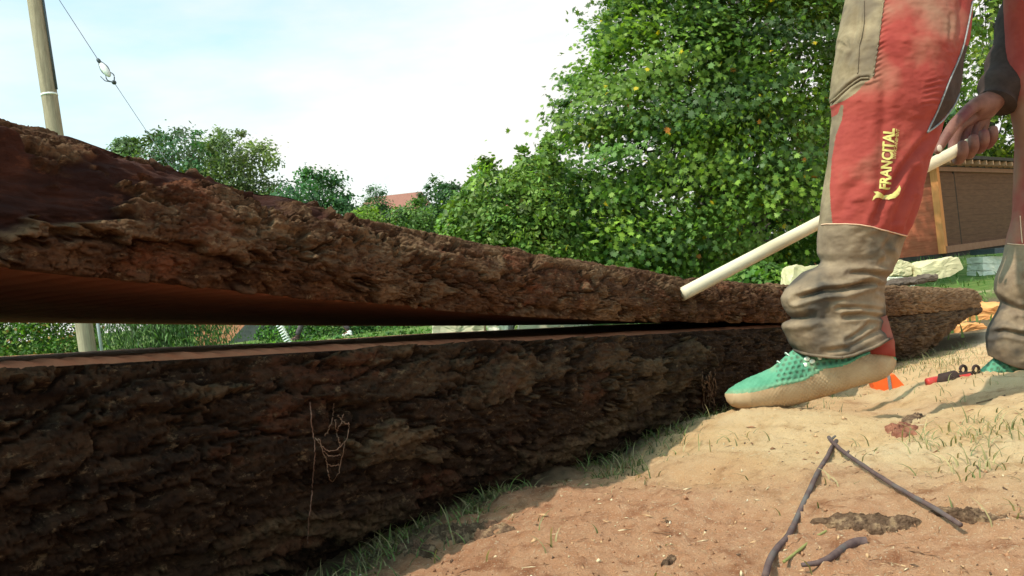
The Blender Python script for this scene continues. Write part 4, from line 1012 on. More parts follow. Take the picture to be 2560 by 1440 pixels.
# hips of the trousers (above the picture)
hp = [P(2440, -440, 1.84), P(2400, -330, 1.76), P(2560, -330, 1.93), P(2440, -540, 1.88)]
skin_body('trouser_seat', hp, [(0, 1), (0, 2), (0, 3)], [.17, .15, .15, .16], M['cloth_red'], worker)
# sock lining showing above the front shoe
q = MB(); q.tube([P(2172, 800, 1.53), P(2192, 862, 1.525), P(2193, 892, 1.52)], [.030, .029, .029], 20); q.obj('lining', M['cloth_red'], worker)

# ---- shoes
def shoe(bot, seam, top, xr, d0, wmax, parent, holes=True, na=150, ns=230, dh=0.0):
    xh, xt = xr     # heel px (right) to toe px (left)
    u = (1 - np.cos(np.linspace(0, math.pi, ns))) / 2
    X = xh + (xt - xh) * u
    b_, s_, t_ = np.interp(X, *bot), np.interp(X, *seam), np.interp(X, *top)
    wd = wmax * np.interp(u, [0, .03, .10, .25, .45, .68, .85, .95, 1], [.0, .38, .62, .72, .78, 1.0, .86, .52, 0]) ** .9
    mid = (b_ + t_) / 2; ry = (b_ - t_) / 2
    ph = np.linspace(0, 2 * math.pi, na, endpoint=False)
    sg = lambda v, e: np.sign(v) * np.abs(v) ** e
    c_ = sg(np.cos(ph), .8); s1 = np.sin(ph)
    PX = X[:, None] + 0 * ph; sgn = sg(s1, .72)
    PY = mid[:, None] + ry[:, None] * c_[None]            # +: down
    wloc_ = wd[:, None] * (1 - .42 * np.clip(-np.cos(ph), 0, 1)[None] ** 1.5)
    Dp = d0 + dh * u[:, None] - wloc_ * sgn[None]
    V = P(PX, PY, Dp)
    ax_ = (PX * .985 + PY * -.17); ay_ = PX * .17 + PY * .985
    sole = PY > s_[:, None]
    per = 10.5
    lat = np.abs(np.sin((ax_ + ay_) / per * math.pi / 1.0)) * np.abs(np.sin((ax_ - ay_) / per * math.pi / 1.0))
    fr_ = np.exp(-((PX - (xh + .42 * (xt - xh))) / (abs(xt - xh) * .30)) ** 2) * (np.abs(s1)[None] > .25)
    disp = np.where(sole, .0032 * (lat - .4) * fr_, 0)
    # holes in the knit
    hx = ax_ / 15.5; row = np.floor(ay_ / 12.5); hx = hx + .5 * (row % 2)
    fx_ = hx - np.floor(hx) - .5; fy_ = ay_ / 12.5 - row - .5
    rr = np.hypot(fx_ * 1.15, fy_)
    hz = sst(.40, .26, rr) * (~sole) * ((PX > xt + .30 * (xh - xt)) | (not holes)) * (np.abs(PY - s_[:, None]) > 9) * (np.abs(s1)[None] > .2)
    if not holes: hz = hz * .9
    disp = disp - .0022 * hz + np.where(sole, 0, .0007 * np.sin(ax_ / 2.2) * np.sin(ay_ / 2.2))
    rim = np.exp(-((PY - s_[:, None] + 4) / 3.0) ** 2) * (PX > xt + .25 * (xh - xt)); disp = disp + .0020 * rim
    V[..., 1] -= disp * np.sign(s1)[None] * np.abs(s1)[None] ** .5
    V[..., 2] -= disp * np.cos(ph)[None] * .5
    col = 1 - .58 * hz[..., None] * np.array([.2, .75, .75]) + rim[..., None] * np.array([.25, .3, .3])
    dust = sst(14, 1, (s_[:, None] - PY)) * .35 * (PX < xt + .6 * (xh - xt))
    col = col * (1 - dust[..., None]) + dust[..., None] * np.array([3.2, 1.15, 1.1])
    Vf = V.reshape(-1, 3); Fq = gridf(ns, na, True); colf = col.reshape(-1, 3); sf = sole.reshape(-1)[Fq].mean(1) > .5
    sh = bpy.data.objects.new('shoe', None); scene.collection.objects.link(sh); sh.parent = parent; sh.empty_display_size = .05
    v_, f_, c2 = subset(Vf, Fq, ~sf, (colf,)); mesh('knit_upper', v_, f_, M['knit'], sh, True, c2)
    v_, f_ = subset(Vf, Fq, sf); mesh('sole', v_, f_, M['sole'], sh)
    return sh, Conform(Vf, Fq)
X_ = lambda pts: ([p[0] for p in pts], [p[1] for p in pts])
bot = X_([(1813, 992), (1817, 1004), (1828, 1015), (1850, 1023), (1885, 1027), (1925, 1026), (1970, 1018), (2020, 1004), (2070, 990), (2110, 977), (2150, 964), (2190, 955), (2215, 945), (2232, 930), (2240, 912)])
sea = X_([(1813, 984), (1850, 983), (1900, 976), (1950, 963), (1985, 958), (2010, 952), (2035, 936), (2060, 922), (2100, 916), (2125, 908), (2150, 894), (2175, 884), (2200, 879), (2225, 886), (2240, 900)])
top = X_([(1813, 983), (1822, 972), (1840, 960), (1870, 944), (1900, 932), (1930, 918), (1950, 902), (1968, 886), (1985, 872), (2020, 866), (2100, 866), (2180, 872), (2215, 873), (2232, 880), (2240, 898)])
shF, cfs = shoe(bot, sea, top, (2241, 1812), 1.52, .046, worker)
q = MB()
for x, y in ((2017, 897), (2048, 898), (2030, 904), (2012, 912)):
    q.ell(cfs([x], [y], .0006)[0], (.0052, .0018, .0040), None, 8, 10)
q.obj('reflector', noise_mat('reflector', (.82, .86, .74), (.9, .92, .8), 90, rough=.4), shF)
q = MB()
for x, y in ((1966, 882), (1946, 903)):
    q.tube(dense([P(x + 8, y + 8, 1.50), P(x - 2, y, 1.51), P(x - 1, y + 5, 1.52), P(x + 8, y + 8, 1.52)], 12), .0013, 6)
q.obj('lace', noise_mat('lace', (.45, .50, .42), (.5, .55, .48), 90), shF)
bot = X_([(2424, 952), (2430, 962), (2470, 972), (2560, 982), (2700, 990), (2760, 975)])
sea = X_([(2424, 956), (2470, 964), (2560, 968), (2760, 965)])
top = X_([(2424, 950), (2432, 940), (2455, 920), (2475, 902), (2486, 892), (2520, 880), (2760, 885)])
shoe(bot, sea, top, (2762, 2423), 2.04, .05, worker, holes=False, ns=150)

# ---- handle held by the worker
HP0 = P(1703, 737, 1.665); HP1 = P(2322, 413, 1.90); hd_ = (HP1 - HP0); hl = np.linalg.norm(hd_); hd_ /= hl
hpole = thing('broom_handle', 'pale wooden handle pushed against the upper log half, held in the worker\'s hand', 'handle', HP0)
tt = np.linspace(0, hl + .135, 60)
q = MB(); q.tube(np.vstack([HP0 + hd_ * .001, HP0 + hd_ * tt[:, None]]), np.r_[.0108, np.full(60, .0126)], 24); q.obj('shaft', M['wood_pole'], hpole)
# ---- body (skin) with hands
def on_h(px):
    # point on the handle axis at picture column px
    best = min(np.linspace(0, hl + .3, 400), key=lambda t_: abs(proj(HP0 + hd_ * t_)[0] - px)); return HP0 + hd_ * best
pts = []; ed = []; rad = []
def J(p, r_, par=None):
    pts.append(np.asarray(p, float)); rad.append(r_)
    if par is not None: ed.append((par, len(pts) - 1))
    return len(pts) - 1
pel = J(P(2450, -470, 1.86), (.13, .12)); sp = J(P(2400, -600, 2.05), .12, pel); ch = J(P(2350, -650, 2.25), .13, sp); nk = J(P(2310, -650, 2.42), .055, ch); hd0 = J(P(2290, -620, 2.50), .085, nk); hd1 = J(P(2270, -580, 2.60), .08, hd0)
for hx, kx, axx, toe, dd_, kd in ((P(2390, -430, 1.76), P(2215, 330, 1.55), P(2130, 830, 1.525), P(1930, 975, 1.52), 0, 0), (P(2560, -430, 1.93), P(2640, 330, 2.01), P(2610, 850, 2.04), P(2500, 935, 2.04), 0, 0)):
    a_ = J(hx, .075, pel); k_ = J(kx, .05, a_); c_ = J((kx * .7 + axx * .3), .045, k_); n_ = J(axx, .033, c_); J(toe, .022, n_)
sR = J(P(2500, -560, 2.25), .06, ch); eR = J(P(2600, -90, 2.13), .042, sR); wR = J(P(2512, 215, 2.0), .028, eR)
hs0 = on_h(2440)
hand_c = hs0 + np.array([0.035, .02, .075])
wR2 = J(P(2492, 250, 1.985), .027, wR)
pc = J(hand_c, (.030, .022), wR2)
for k, (px_, ln2) in enumerate(((2398, 1.0), (2424, 1.06), (2449, 1.0), (2472, .86))):
    a0 = on_h(px_); r_ = .0112 - .0008 * (k == 3)
    m1 = J(a0 + [.018, .032, .050], .0125, pc); m2 = J(a0 + [.004, .036, .004], r_ * 1.08, m1); m3 = J(a0 + [-.002, .006, -.0275], r_, m2)
    m4 = J(a0 + [-.004, -.026, -.010], r_ * 1.1, m3); J(a0 + [-.004, -.025, .017 * ln2], r_ * 1.0, m4)
tb0 = J(hand_c + [-.030, -.022, .004], .0165, pc); tb1 = J(P(2384, 312, 1.885), .0125, tb0); tb2 = J(P(2358, 352, 1.875), .0110, tb1); J(P(2338, 386, 1.875), .0080, tb2)
sL = J(P(2190, -560, 2.25), .06, ch); eL = J(P(2130, -400, 2.02), .042, sL); wL = J(P(2180, -230, 1.80), .028, eL); pL = J(P(2200, -180, 1.74), (.03, .02), wL)
for k in range(5):
    f1_ = J(P(2180 + 13 * k, -130 + 6 * abs(k - 2), 1.69), .009, pL); J(P(2176 + 15 * k, -92 + 8 * abs(k - 2), 1.67), .008, f1_)
body = skin_body('body', pts, ed, rad, M['skin'], worker, 2)
# nail on the thumb, shirt, sleeve, hair
th_ = P(2346, 374, 1.865); MB().ell(th_ + [.0, -.006, .002], (.0055, .0022, .0075), None, 8, 10).obj('thumbnail', noise_mat('nail', (.55, .42, .33), (.6, .47, .38), 60, rough=.4), worker)
q = dense([P(2600, -110, 2.13), P(2568, 30, 2.08), P(2535, 150, 2.03), P(2508, 215, 2.0), P(2490, 258, 1.985)], 60)
rs = np.interp(np.linspace(0, 1, 60), [0, .5, .8, 1], [.062, .055, .048, .040]) + .0035 * np.sin(np.linspace(0, 26, 60)) 
MB().tube(q, rs, 24).obj('sleeve', M['cloth_dark'], worker)
skin_body('shirt', [P(2430, -500, 1.93), P(2390, -600, 2.08), P(2350, -650, 2.25), P(2320, -655, 2.37), P(2500, -560, 2.25), P(2600, -110, 2.13), P(2190, -560, 2.25), P(2130, -400, 2.02)],
          [(0, 1), (1, 2), (2, 3), (2, 4), (4, 5), (2, 6), (6, 7)], [.15, .145, .155, .075, .085, .06, .085, .06], M['cloth_dark'], worker)
q = MB(); q.ell(P(2284, -625, 2.53) + [0, 0, .035], (.095, .10, .075)); q.obj('hair', noise_mat('hair', (.05, .03, .02), (.09, .06, .04), 60), worker)

# ---- far walker, only the shins and shoes show through the gap
def walker():
    d = 19.0
    f0 = P(745, 850, d); f1 = P(872, 838, d - .1)
    gz0 = float(ground_z(f0[0], f0[1])); cx = (f0[0] + f1[0]) / 2 ; by = d
    t = thing('person', 'far walker in dark trousers and a white shoe, seen through the gap between log halves', 'person', (cx, by, gz0))
    z = lambda h: gz0 + h
    kn0 = np.array([f0[0] + .22, by - .05, z(.50)]); kn1 = np.array([f1[0] - .26, by - .1, z(.52)]); hip = np.array([cx, by, z(.88)])
    a0 = np.array([f0[0] - .01, by, z(.10)]); a1 = np.array([f1[0] + .02, by - .1, f1[2] + .06])
    sh = hip + [0, 0, .46]; nk = hip + [0, 0, .56]; hd = hip + [0, 0, .74]
    P_ = [hip, hip + [-.09, 0, -.04], kn0, a0, a0 + [-.14, -.05, -.06], hip + [.09, 0, -.04], kn1, a1, a1 + [-.13, -.05, -.03], hip + [0, 0, .25], sh, nk, hd, hd + [0, 0, .09],
          sh + [-.18, 0, -.02], sh + [-.24, .0, -.30], sh + [-.30, -.1, -.52], sh + [.18, 0, -.02], sh + [.25, .03, -.3], sh + [.22, -.1, -.55]]
    E_ = [(0, 1), (1, 2), (2, 3), (3, 4), (0, 5), (5, 6), (6, 7), (7, 8), (0, 9), (9, 10), (10, 11), (11, 12), (12, 13), (10, 14), (14, 15), (15, 16), (10, 17), (17, 18), (18, 19)]
    R_ = [.10, .07, .048, .034, .025, .07, .048, .034, .025, .11, .12, .05, .08, .075, .05, .04, .028, .05, .04, .028]
    skin_body('body', P_, E_, R_, M['skin'], t)
    skin_body('trousers', [hip, P_[1], kn0, a0 + [0, 0, .03], P_[5], kn1, a1 + [0, 0, .05]], [(0, 1), (1, 2), (2, 3), (0, 4), (4, 5), (5, 6)], [.13, .095, .068, .062, .095, .068, .052], noise_mat('ribbed_trousers', (.06, .045, .05), (.13, .10, .11), 12, stretch=(1, 1, 5)), t)
    skin_body('shirt', [hip + [0, 0, .05], P_[9], sh, P_[14], P_[15], P_[17], P_[18]], [(0, 1), (1, 2), (2, 3), (3, 4), (2, 5), (5, 6)], [.13, .13, .135, .075, .06, .075, .06], M['shirt'], t)
    for a_, mt in ((a0, M['cloth_dark']), (a1, M['white'])):
        q = MB(); q.ell(a_ + [-.05, -.02, -.05], (.115, .05, .045), None, 12, 16); q.ell(a_ + [.0, 0, -.01], (.06, .05, .06), None, 10, 14); q.obj('shoe', mt, t)
    q = MB(); q.ell(hd + [0, .01, .07], (.095, .105, .08)); q.obj('hair', M['dark_metal'], t)
walker()

# ================================================================== things on the sawdust
M['twig'] = noise_mat('twig', (.075, .045, .045), (.135, .085, .075), 60, stretch=(1, 1, 1), bump=.6, bscale=300, bdist=.001, c3=(.12, .11, .10), s3=24)
M['chip_bark'] = noise_mat('loose_bark', (.09, .048, .028), (.18, .105, .062), 90, bump=1.0, bscale=300, bdist=.004, c3=(.26, .16, .09), s3=90, lo=.42, hi=.58, lo3=.54, hi3=.62)
M['chip_red'] = noise_mat('red_bark', (.16, .055, .035), (.30, .12, .07), 70, bump=.9, bscale=160, bdist=.003)
def ground_stick(name, label, cat, pts, r0, r1, mat, lift=.0, bumps=(), n=50, wig=.0004):
    q = dense(pts, n); p3 = np.array([G(a_, b_) for a_, b_ in q]); rr = np.linspace(r0, r1, n)
    kk = np.hanning(9); kk /= kk.sum()
    z_ = np.convolve(np.pad(p3[:, 2], 4, mode='edge'), kk, 'valid'); p3[:, 2] = np.maximum(z_, p3[:, 2]) + rr * .8 + lift
    p3 = p3 + wig * np.stack([fbm(p3 * 60, 3, 3), 0 * rr, fbm(p3 * 60, 3, 5)], -1)
    rr = rr * (1 + .06 * fbm(p3 * 60, 2, 9))
    t = thing(name, label, cat, p3[0]); m_ = MB(); m_.tube(p3, rr, 10)
    for f_, L_, dr in bumps:
        i_ = int(f_ * (n - 1)); m_.tube([p3[i_], p3[i_] + np.array(dr) * L_], [rr[i_] * .8, rr[i_] * .5], 8)
    o = m_.obj(name, mat, None); o.location = p3[0]; co = np.concatenate(m_.v) - p3[0]
    o.data.vertices.foreach_set('co', co.astype(np.float32).ravel()); o.data.update()
    bpy.data.objects.remove(t); o.name = name
    return tag(o, label, cat)
ground_stick('twig', 'long bent dark twig, left one of the two forming an inverted V', 'twig', [(2092, 1108), (2084, 1122), (2055, 1172), (2040, 1198), (2012, 1262), (1990, 1312), (1970, 1352), (1942, 1382), (1925, 1412), (1914, 1450)], .0028, .0030, M['twig'], .001)
ground_stick('twig', 'long straight dark twig, right one of the two forming an inverted V', 'twig', [(2074, 1108), (2090, 1128), (2130, 1160), (2180, 1195), (2230, 1228), (2290, 1264), (2345, 1296), (2404, 1334)], .0027, .0023, M['twig'], .006, bumps=((.07, .010, (.8, .1, .5)), (.25, .006, (.6, -.3, .6))))
ground_stick('twig', 'short thick curved dark stick at the lower edge', 'stick', [(2004, 1417), (2040, 1414), (2075, 1402), (2110, 1378), (2140, 1366), (2168, 1366)], .0018, .0048, M['twig'])
ground_stick('stalk', 'straight green stalk lying beside the short curved stick', 'stalk', [(1960, 1408), (1990, 1385), (2030, 1352), (2066, 1330)], .0014, .0012, noise_mat('green_stalk', (.20, .20, .06), (.28, .26, .09), 60))
ground_stick('rootlet', 'thin brown stalk pressed on the sand at the right edge of the grass tuft', 'stalk', [(2440, 1165), (2470, 1200), (2495, 1215), (2515, 1228)], .0010, .0016, M['chip_bark'])
ground_stick('rootlet', 'thin brown twig lying flat right of the red bark flake', 'stalk', [(2440, 1010), (2470, 1002), (2505, 993), (2512, 991)], .0012, .0020, M['chip_bark'])
def chip(name, label, poly, mat, seed, h=.010, cat='bark piece', rough=1.0):
    """irregular flake lying on the sawdust; outline given on the ground"""
    poly = np.array([G(a_, b_)[:2] for a_, b_ in poly]); n = 64; nr = 12
    per = np.r_[poly, poly[:1]]; seg = np.hypot(*np.diff(per, axis=0).T); cum = np.r_[0, np.cumsum(seg)]
    t = np.linspace(0, cum[-1], n, endpoint=False); ring = np.stack([np.interp(t, cum, per[:, 0]), np.interp(t, cum, per[:, 1])], -1)
    c_ = ring.mean(0); sz = np.ptp(ring, axis=0).max()
    ang = np.stack([ring[:, 0], ring[:, 1], 0 * t], -1); ring = c_ + (ring - c_) * (1 + .42 * rough * fbm(ang * 14 / sz, 5, seed))[:, None]
    V = []
    for k in range(nr):
        s_ = 1 - k / (nr - 1) * .97; xy = c_ + (ring - c_) * s_
        prof = h * (1 - s_ ** 5)
        p3 = np.stack([xy[:, 0], xy[:, 1], 0 * t], -1)
        z = ground_z(xy[:, 0], xy[:, 1], False) + (prof if k else -.006) * (1 + 1.1 * fbm(p3 * 90, 4, seed + 1)) + (.95 * h * fbm(p3 * 380, 4, seed + 2, .7) if k else 0)
        p3[:, 2] = z; V.append(p3)
    V = np.array(V).reshape(-1, 3); base = np.array([c_[0], c_[1], V[:, 2].min()])
    Fq = gridf(nr, n, True).tolist(); Fq.append([(nr - 1) * n + k for k in range(n)])
    o = mesh(name, V - base, Fq, mat, None, False); o.location = base; return tag(o, label, cat)
chip('bark_piece', 'dark cracked bark piece on the brown sawdust below the grass strip', [(1058, 1350), (1066, 1330), (1110, 1326), (1160, 1320), (1230, 1318), (1300, 1326), (1240, 1345), (1170, 1358), (1110, 1362)], M['chip_bark'], 1, .007)
chip('bark_piece', 'flat crumbled bark piece at the foot of the log, lower left of the cracked one', [(972, 1388), (980, 1372), (1030, 1360), (1070, 1364), (1100, 1378), (1090, 1390), (1020, 1396)], M['chip_bark'], 2, .005)
chip('bark_piece', 'half buried brown bark piece left of the twig end', [(2040, 1308), (2090, 1300), (2150, 1302), (2200, 1296), (2260, 1298), (2310, 1306), (2285, 1318), (2225, 1330), (2150, 1328), (2090, 1318)], M['chip_bark'], 3, .005)
chip('bark_piece', 'dark bark piece under the right twig end, reaching towards the right edge', [(2330, 1286), (2350, 1276), (2400, 1280), (2460, 1284), (2515, 1296), (2490, 1306), (2440, 1303), (2380, 1294)], M['chip_bark'], 4, .005)
chip('bark_flake', 'reddish bark flake between the lifted shoe and the V of twigs', [(2212, 1072), (2232, 1062), (2262, 1060), (2294, 1068), (2290, 1084), (2262, 1094), (2232, 1094)], M['chip_red'], 5, .006)
chip('bark_flake', 'thin splintered bark strip just behind the reddish flake', [(2250, 1064), (2262, 1050), (2290, 1038), (2306, 1034), (2306, 1046), (2290, 1062)], M['chip_bark'], 6, .006)
chip('bark_crumb', 'small dark crumb of bark on the brown sawdust', [(1658, 1300), (1668, 1292), (1682, 1296), (1690, 1312), (1664, 1314)], M['chip_bark'], 7, .003)
chip('bark_crumb', 'curled dark crumb near the lower edge, left of the long twig', [(1650, 1416), (1670, 1392), (1690, 1390), (1692, 1404), (1670, 1420)], M['chip_bark'], 8, .003)
# orange felling wedge
wc = G(2215, 975); d_w = wc[1]
wedge = thing('felling_wedge', 'bright orange plastic wedge with a grey stripe behind the lifted heel', 'wedge', wc)
wp = [P(2176, 944, d_w), P(2236, 935, d_w), P(2264, 966, d_w), P(2192, 984, d_w)]
m_orange = noise_mat('orange_plastic', (.85, .12, .02), (.9, .16, .03), 30, rough=.45, spec=.4)
thk = np.array([0, .035, .004])
o = mesh('wedge_body', [*wp, *[p_ + thk for p_ in wp]], [(0, 3, 2, 1), (4, 5, 6, 7), (0, 1, 5, 4), (1, 2, 6, 5), (2, 3, 7, 6), (3, 0, 4, 7)], m_orange, wedge, False); bevel(o, .002)
sp_ = [P(2218, 938, d_w - .002), P(2225, 937, d_w - .002), P(2231, 977, d_w - .002), P(2223, 978, d_w - .002)]
mesh('stripe', [*sp_, *[p_ + [0, .0015, 0] for p_ in sp_]], [(0, 3, 2, 1), (4, 5, 6, 7), (0, 1, 5, 4), (1, 2, 6, 5), (2, 3, 7, 6), (3, 0, 4, 7)], M['zip'], wedge, False)
# red and black pruning tool by the rear foot
g0 = G(2310, 968); dt = g0[1]
tool = thing('pruning_saw', 'red and black hand tool with two black rings, lying by the rear shoe', 'tool', g0)
def PT(x, y, k=0): return P(x, y, dt + k)
m_red = noise_mat('red_plastic', (.42, .03, .025), (.5, .05, .035), 30, rough=.4, spec=.4)
MB().tube(dense([PT(2318, 958), PT(2350, 952), PT(2385, 950), PT(2425, 944)], 20), .011, 12).obj('handle', m_red, tool)
q = MB(); q.tube(dense([PT(2344, 950, -.004), PT(2352, 950, -.006), PT(2378, 944, -.006), PT(2390, 941, -.004)], 16), [.009] + [.014] * 14 + [.010], 12); q.tube(dense([PT(2385, 940), PT(2410, 936), PT(2430, 934)], 10), .005, 8); q.obj('grip', M['cloth_dark'], tool)
for x_ in (2408, 2440):
    a_ = np.linspace(0, 2 * math.pi, 26); c_ = PT(x_, 924, .02)
    MB().tube(c_ + np.stack([.0085 * np.cos(a_), .004 * np.cos(a_), .0085 * np.sin(a_)], -1), .0032, 8, False).obj('finger_ring', M['cloth_dark'], tool)

# ---- cobwebs and rootlets hanging on the bark
def bark_pt(px, py, lift=.004): return P(px, py, 1.0)
UBT = Conform(LV.reshape(-1, 3)[:], gridf(LV.shape[0], LV.shape[1])[::1])
def on_bark(pts, lift=.006):
    q_ = np.array(pts, float); return UBT(q_[:, 0], q_[:, 1], lift)
M['web'] = noise_mat('web', (.16, .09, .055), (.26, .155, .10), 100)
M['strand_m'] = noise_mat('strand_dust', (.12, .06, .04), (.22, .12, .08), 200)
def thread(mb, pts, r_, n=40, wig=1.2):
    q_ = dense(pts, n) + rng.normal(size=(n, 2)) * wig; p3 = on_bark(q_); kk = np.ones(5) / 5
    dmin = p3[:, 1]; dm = np.convolve(np.pad(dmin, 2, mode='edge'), kk, 'valid') - .003; p3 = P(q_[:, 0], q_[:, 1], dm)
    mb.tube(p3, r_ * (1 + .5 * np.abs(rng.normal(size=n))), 5)
q = MB(); thread(q, [(775, 1005), (780, 1060), (787, 1120), (783, 1180), (778, 1250), (772, 1300), (769, 1358)], .00042, 60, 1.0)
base = on_bark([(775, 1358)])[0]; o = q.obj('dusty_thread', M['strand_m']); tag(o, 'long dusty thread hanging straight down the front of the lower log', 'cobweb')
q = MB()
for pl in ([(787, 1095), (800, 1110), (815, 1150), (822, 1190), (830, 1205)], [(830, 1205), (845, 1185), (855, 1140), (870, 1080), (872, 1060)], [(833, 1010), (832, 1040), (822, 1075), (810, 1090)], [(795, 1098), (815, 1125), (840, 1125), (862, 1105)],
           [(800, 1118), (825, 1140), (852, 1138)], [(845, 1040), (862, 1058), (872, 1060)], [(815, 1160), (835, 1165), (850, 1160)], [(838, 1050), (842, 1085), (850, 1115)], [(858, 1035), (852, 1060), (840, 1080)]):
    thread(q, pl, .00034, 26, 1.3)
o = q.obj('cobweb', M['web']); tag(o, 'torn pouch shaped cobweb full of dust beside the hanging thread', 'cobweb')
q = MB()
for k in range(10):
    x_ = 1752 + rng.uniform(0, 34); thread(q, [(x_, 930 + rng.uniform(-10, 20)), (x_ + rng.uniform(-8, 8), 975), (x_ + rng.uniform(-10, 10), 1010 + rng.uniform(0, 25))], .0007, 18, 1.5)
o = q.obj('hanging_rootlets', M['web']); tag(o, 'bundle of brown rootlets hanging from the lower log near the lifted shoe tip', 'rootlets')

# ---- grass
def blades(name, base, length, lean, cols, mat, w0=.0018, seg=5, rg=rng):
    n = len(base); az = rg.uniform(0, 2 * math.pi, n); dirn = np.stack([np.cos(az), np.sin(az), 0 * az], -1)
    sd_ = np.stack([-np.sin(az), np.cos(az), 0 * az], -1); sd_ = sd_ * .6 + np.array([1.0, 0, 0]) * .6 * np.sign(sd_[:, :1] + 1e-6)
    tt_ = np.linspace(0, 1, seg); V = []
    for t_ in tt_:
        c_ = base + (dirn * (lean * length * t_ ** 1.9)[:, None]) + np.array([0, 0, 1.0]) * (length * (t_ - .45 * lean * t_ ** 2.2))[:, None]
        ww = w0 * (1 - t_ ** 1.6 * .93) * (.7 + .6 * rg.random(n))
        V += [c_ - sd_ * ww[:, None], c_ + sd_ * ww[:, None]]
    V = np.array(V).transpose(1, 0, 2)      # n, 2seg, 3
    Fq = []
    for k in range(seg - 1): Fq.append([2 * k, 2 * k + 1, 2 * k + 3, 2 * k + 2])
    Fq = (np.array(Fq)[None] + (np.arange(n) * 2 * seg)[:, None, None]).reshape(-1, 4)
    col = np.repeat(np.array(cols)[rg.integers(0, len(cols), n)] * rg.uniform(.7, 1.3, (n, 1)), 2 * seg, 0)
    return mesh(name, V.reshape(-1, 3), Fq, mat, None, True, col)
GC = [(.10, .15, .035), (.14, .19, .05), (.24, .22, .09), (.08, .12, .03), (.32, .26, .13)]
# strip at the foot of the log
n = 9500; yb = 1 / rng.uniform(1 / 5.2, 1 / .62, n); off = np.abs(rng.normal(size=n)) * .055 * (.6 + .4 * yb) - .03
keep = fbm(np.stack([yb * 9, off * 14, 0 * yb], -1), 3, 91) * 1.6 + .30 * rng.random(n) > -.12
yb, off = yb[keep], off[keep]; xb = LOGX(yb) + off * .83 + .01; yb = yb - off * .55
B = np.stack([xb, yb, ground_z(xb, yb) - .004], -1)
o = blades('grass_strip', B, rng.gamma(2.2, .0062, len(B)).clip(.005, .038) * (.75 + .25 * yb), rng.uniform(.4, 1.75, len(B)), GC[:2] + [(.07, .10, .03), (.16, .15, .06), (.30, .24, .12), (.20, .16, .07)], M['grass'], .0007)
tag(o, 'thin strip of short grass along the foot of the log', 'grass', kind='stuff')
# tufts on the sawdust
tufts = [(2400, 1100, 70, 60), (2480, 1085, 60, 60), (2330, 1110, 40, 30), (2440, 1160, 50, 34), (2420, 1190, 40, 14), (2540, 1060, 50, 50), (2190, 1120, 30, 9), (2110, 1150, 25, 5), (2380, 1010, 40, 10), (2330, 970, 40, 14), (1860, 1100, 30, 12), (2090, 1215, 30, 5), (2300, 1190, 30, 6), (2550, 1290, 20, 8),
         (1760, 1120, 40, 10), (1620, 1200, 30, 10), (1400, 1370, 30, 5), (2440, 900, 60, 60), (2340, 915, 60, 160), (2290, 925, 50, 90), (2480, 945, 40, 20), (2520, 1190, 50, 8), (2030, 1250, 300, 8), (1500, 1330, 300, 10)]
Bs = []
for cx_, cy_, sp_, k_ in tufts:
    for _ in range(int(k_ * .62) + 1):
        p_ = G(cx_ + rng.normal() * sp_, cy_ + rng.normal() * sp_ * .28); Bs.append(p_)
Bs = np.array(Bs); o = blades('grass_tufts', Bs, rng.uniform(.012, .036, len(Bs)) * (.7 + .35 * Bs[:, 1]), rng.uniform(.5, 1.7, len(Bs)), [(.17, .17, .06), (.26, .22, .10), (.36, .28, .14), (.12, .14, .045)], M['grass'], .0008)
tag(o, 'scattered sparse grass blades growing through the sawdust', 'grass', kind='stuff')
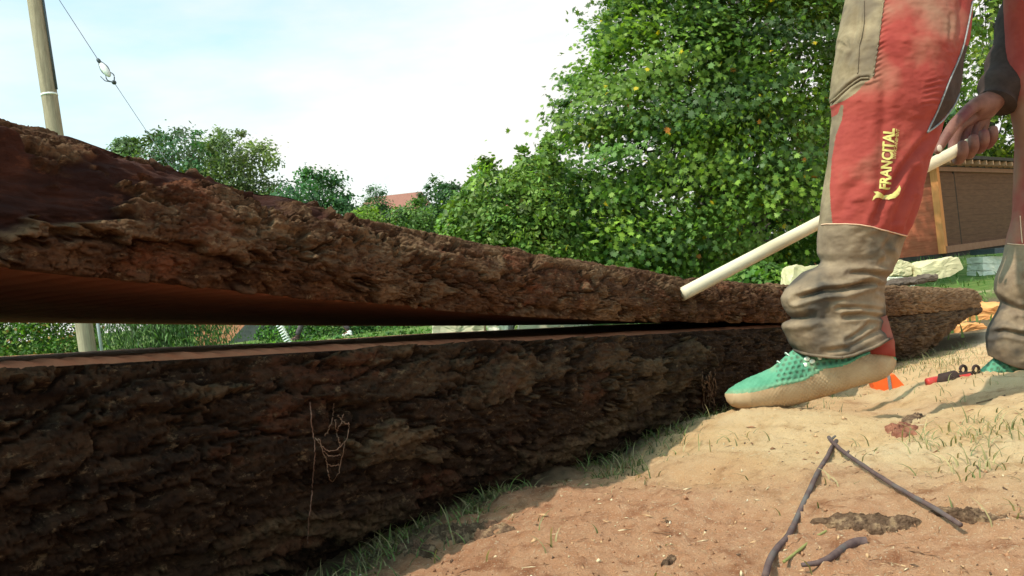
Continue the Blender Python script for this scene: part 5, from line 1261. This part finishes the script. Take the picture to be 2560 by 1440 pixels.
# dense pale grass at the log end and far lawn blades
n = 9000; xb = rng.uniform(-12, 18, n); yb = rng.uniform(5.5, 20, n); zb = ground_z(xb, yb)
o = blades('lawn_grass', np.stack([xb, yb, zb], -1), rng.uniform(.05, .12, n), rng.uniform(.2, .8, n), [(.08, .16, .03), (.11, .2, .04), (.16, .2, .06)], M['grass'], .008)
tag(o, 'green lawn behind the log and around the stone blocks', 'grass', kind='stuff')
# sawdust crumbs and chips
n = 16000; rr_ = 1 / rng.uniform(1 / 3.0, 1 / .55, n); an = np.radians(rng.uniform(-30, 34, n)); xb, yb = rr_ * np.sin(an), rr_ * np.cos(an)
keep = (xb - LOGX(yb)) > .03; xb, yb = xb[keep], yb[keep]; n = len(xb)
sz = rng.gamma(1.3, .00055, n).clip(.0003, .0035) * (.7 + .3 * yb); zc = ground_z(xb, yb, True) + sz * .3
el = np.where(rng.random(n) < .45, rng.uniform(2.5, 7, n), 1.0); ea = rng.uniform(0, math.pi, n)
c_ = np.stack([xb, yb, zc], -1); tet = np.array([(1, 0, -.3), (-.5, .9, -.2), (-.6, -.8, -.3), (.1, .1, .7), (.5, .6, .4)])
Vt = c_[:, None] + (tet[None] * rng.uniform(.4, 1.3, (n, 5, 3))) * sz[:, None, None] * rng.uniform(.6, 1.6, (n, 1, 3))
dl = Vt - c_[:, None]; ed_ = np.stack([np.cos(ea), np.sin(ea), 0 * ea], -1)[:, None]; al = (dl * ed_).sum(-1, keepdims=True)
Vt = c_[:, None] + (dl - al * ed_) * (1 / np.sqrt(el))[:, None, None] + al * ed_ * el[:, None, None]
Ft = (np.array([(0, 1, 4), (1, 3, 4), (0, 4, 3), (1, 2, 3), (2, 0, 3), (0, 2, 1)])[None] + (np.arange(n) * 5)[:, None, None]).reshape(-1, 3)
cc = np.array([(.62, .48, .30), (.50, .30, .16), (.22, .11, .06), (.35, .17, .09), (.12, .07, .045), (.7, .6, .45)])[rng.choice(6, n, p=[.20, .26, .18, .24, .10, .02])]
m_c, nn, bb = mat_new('crumbs', .9, .1); at = nn.nodes.new("ShaderNodeAttribute"); at.attribute_name = 'col'; nn.links.new(at.outputs['Color'], bb.inputs['Base Color'])
o = mesh('sawdust_crumbs', Vt.reshape(-1, 3), Ft, m_c, None, False, np.repeat(cc, 5, 0)); tag(o, 'loose crumbs and chips of sawdust on the ground', 'sawdust', kind='stuff')
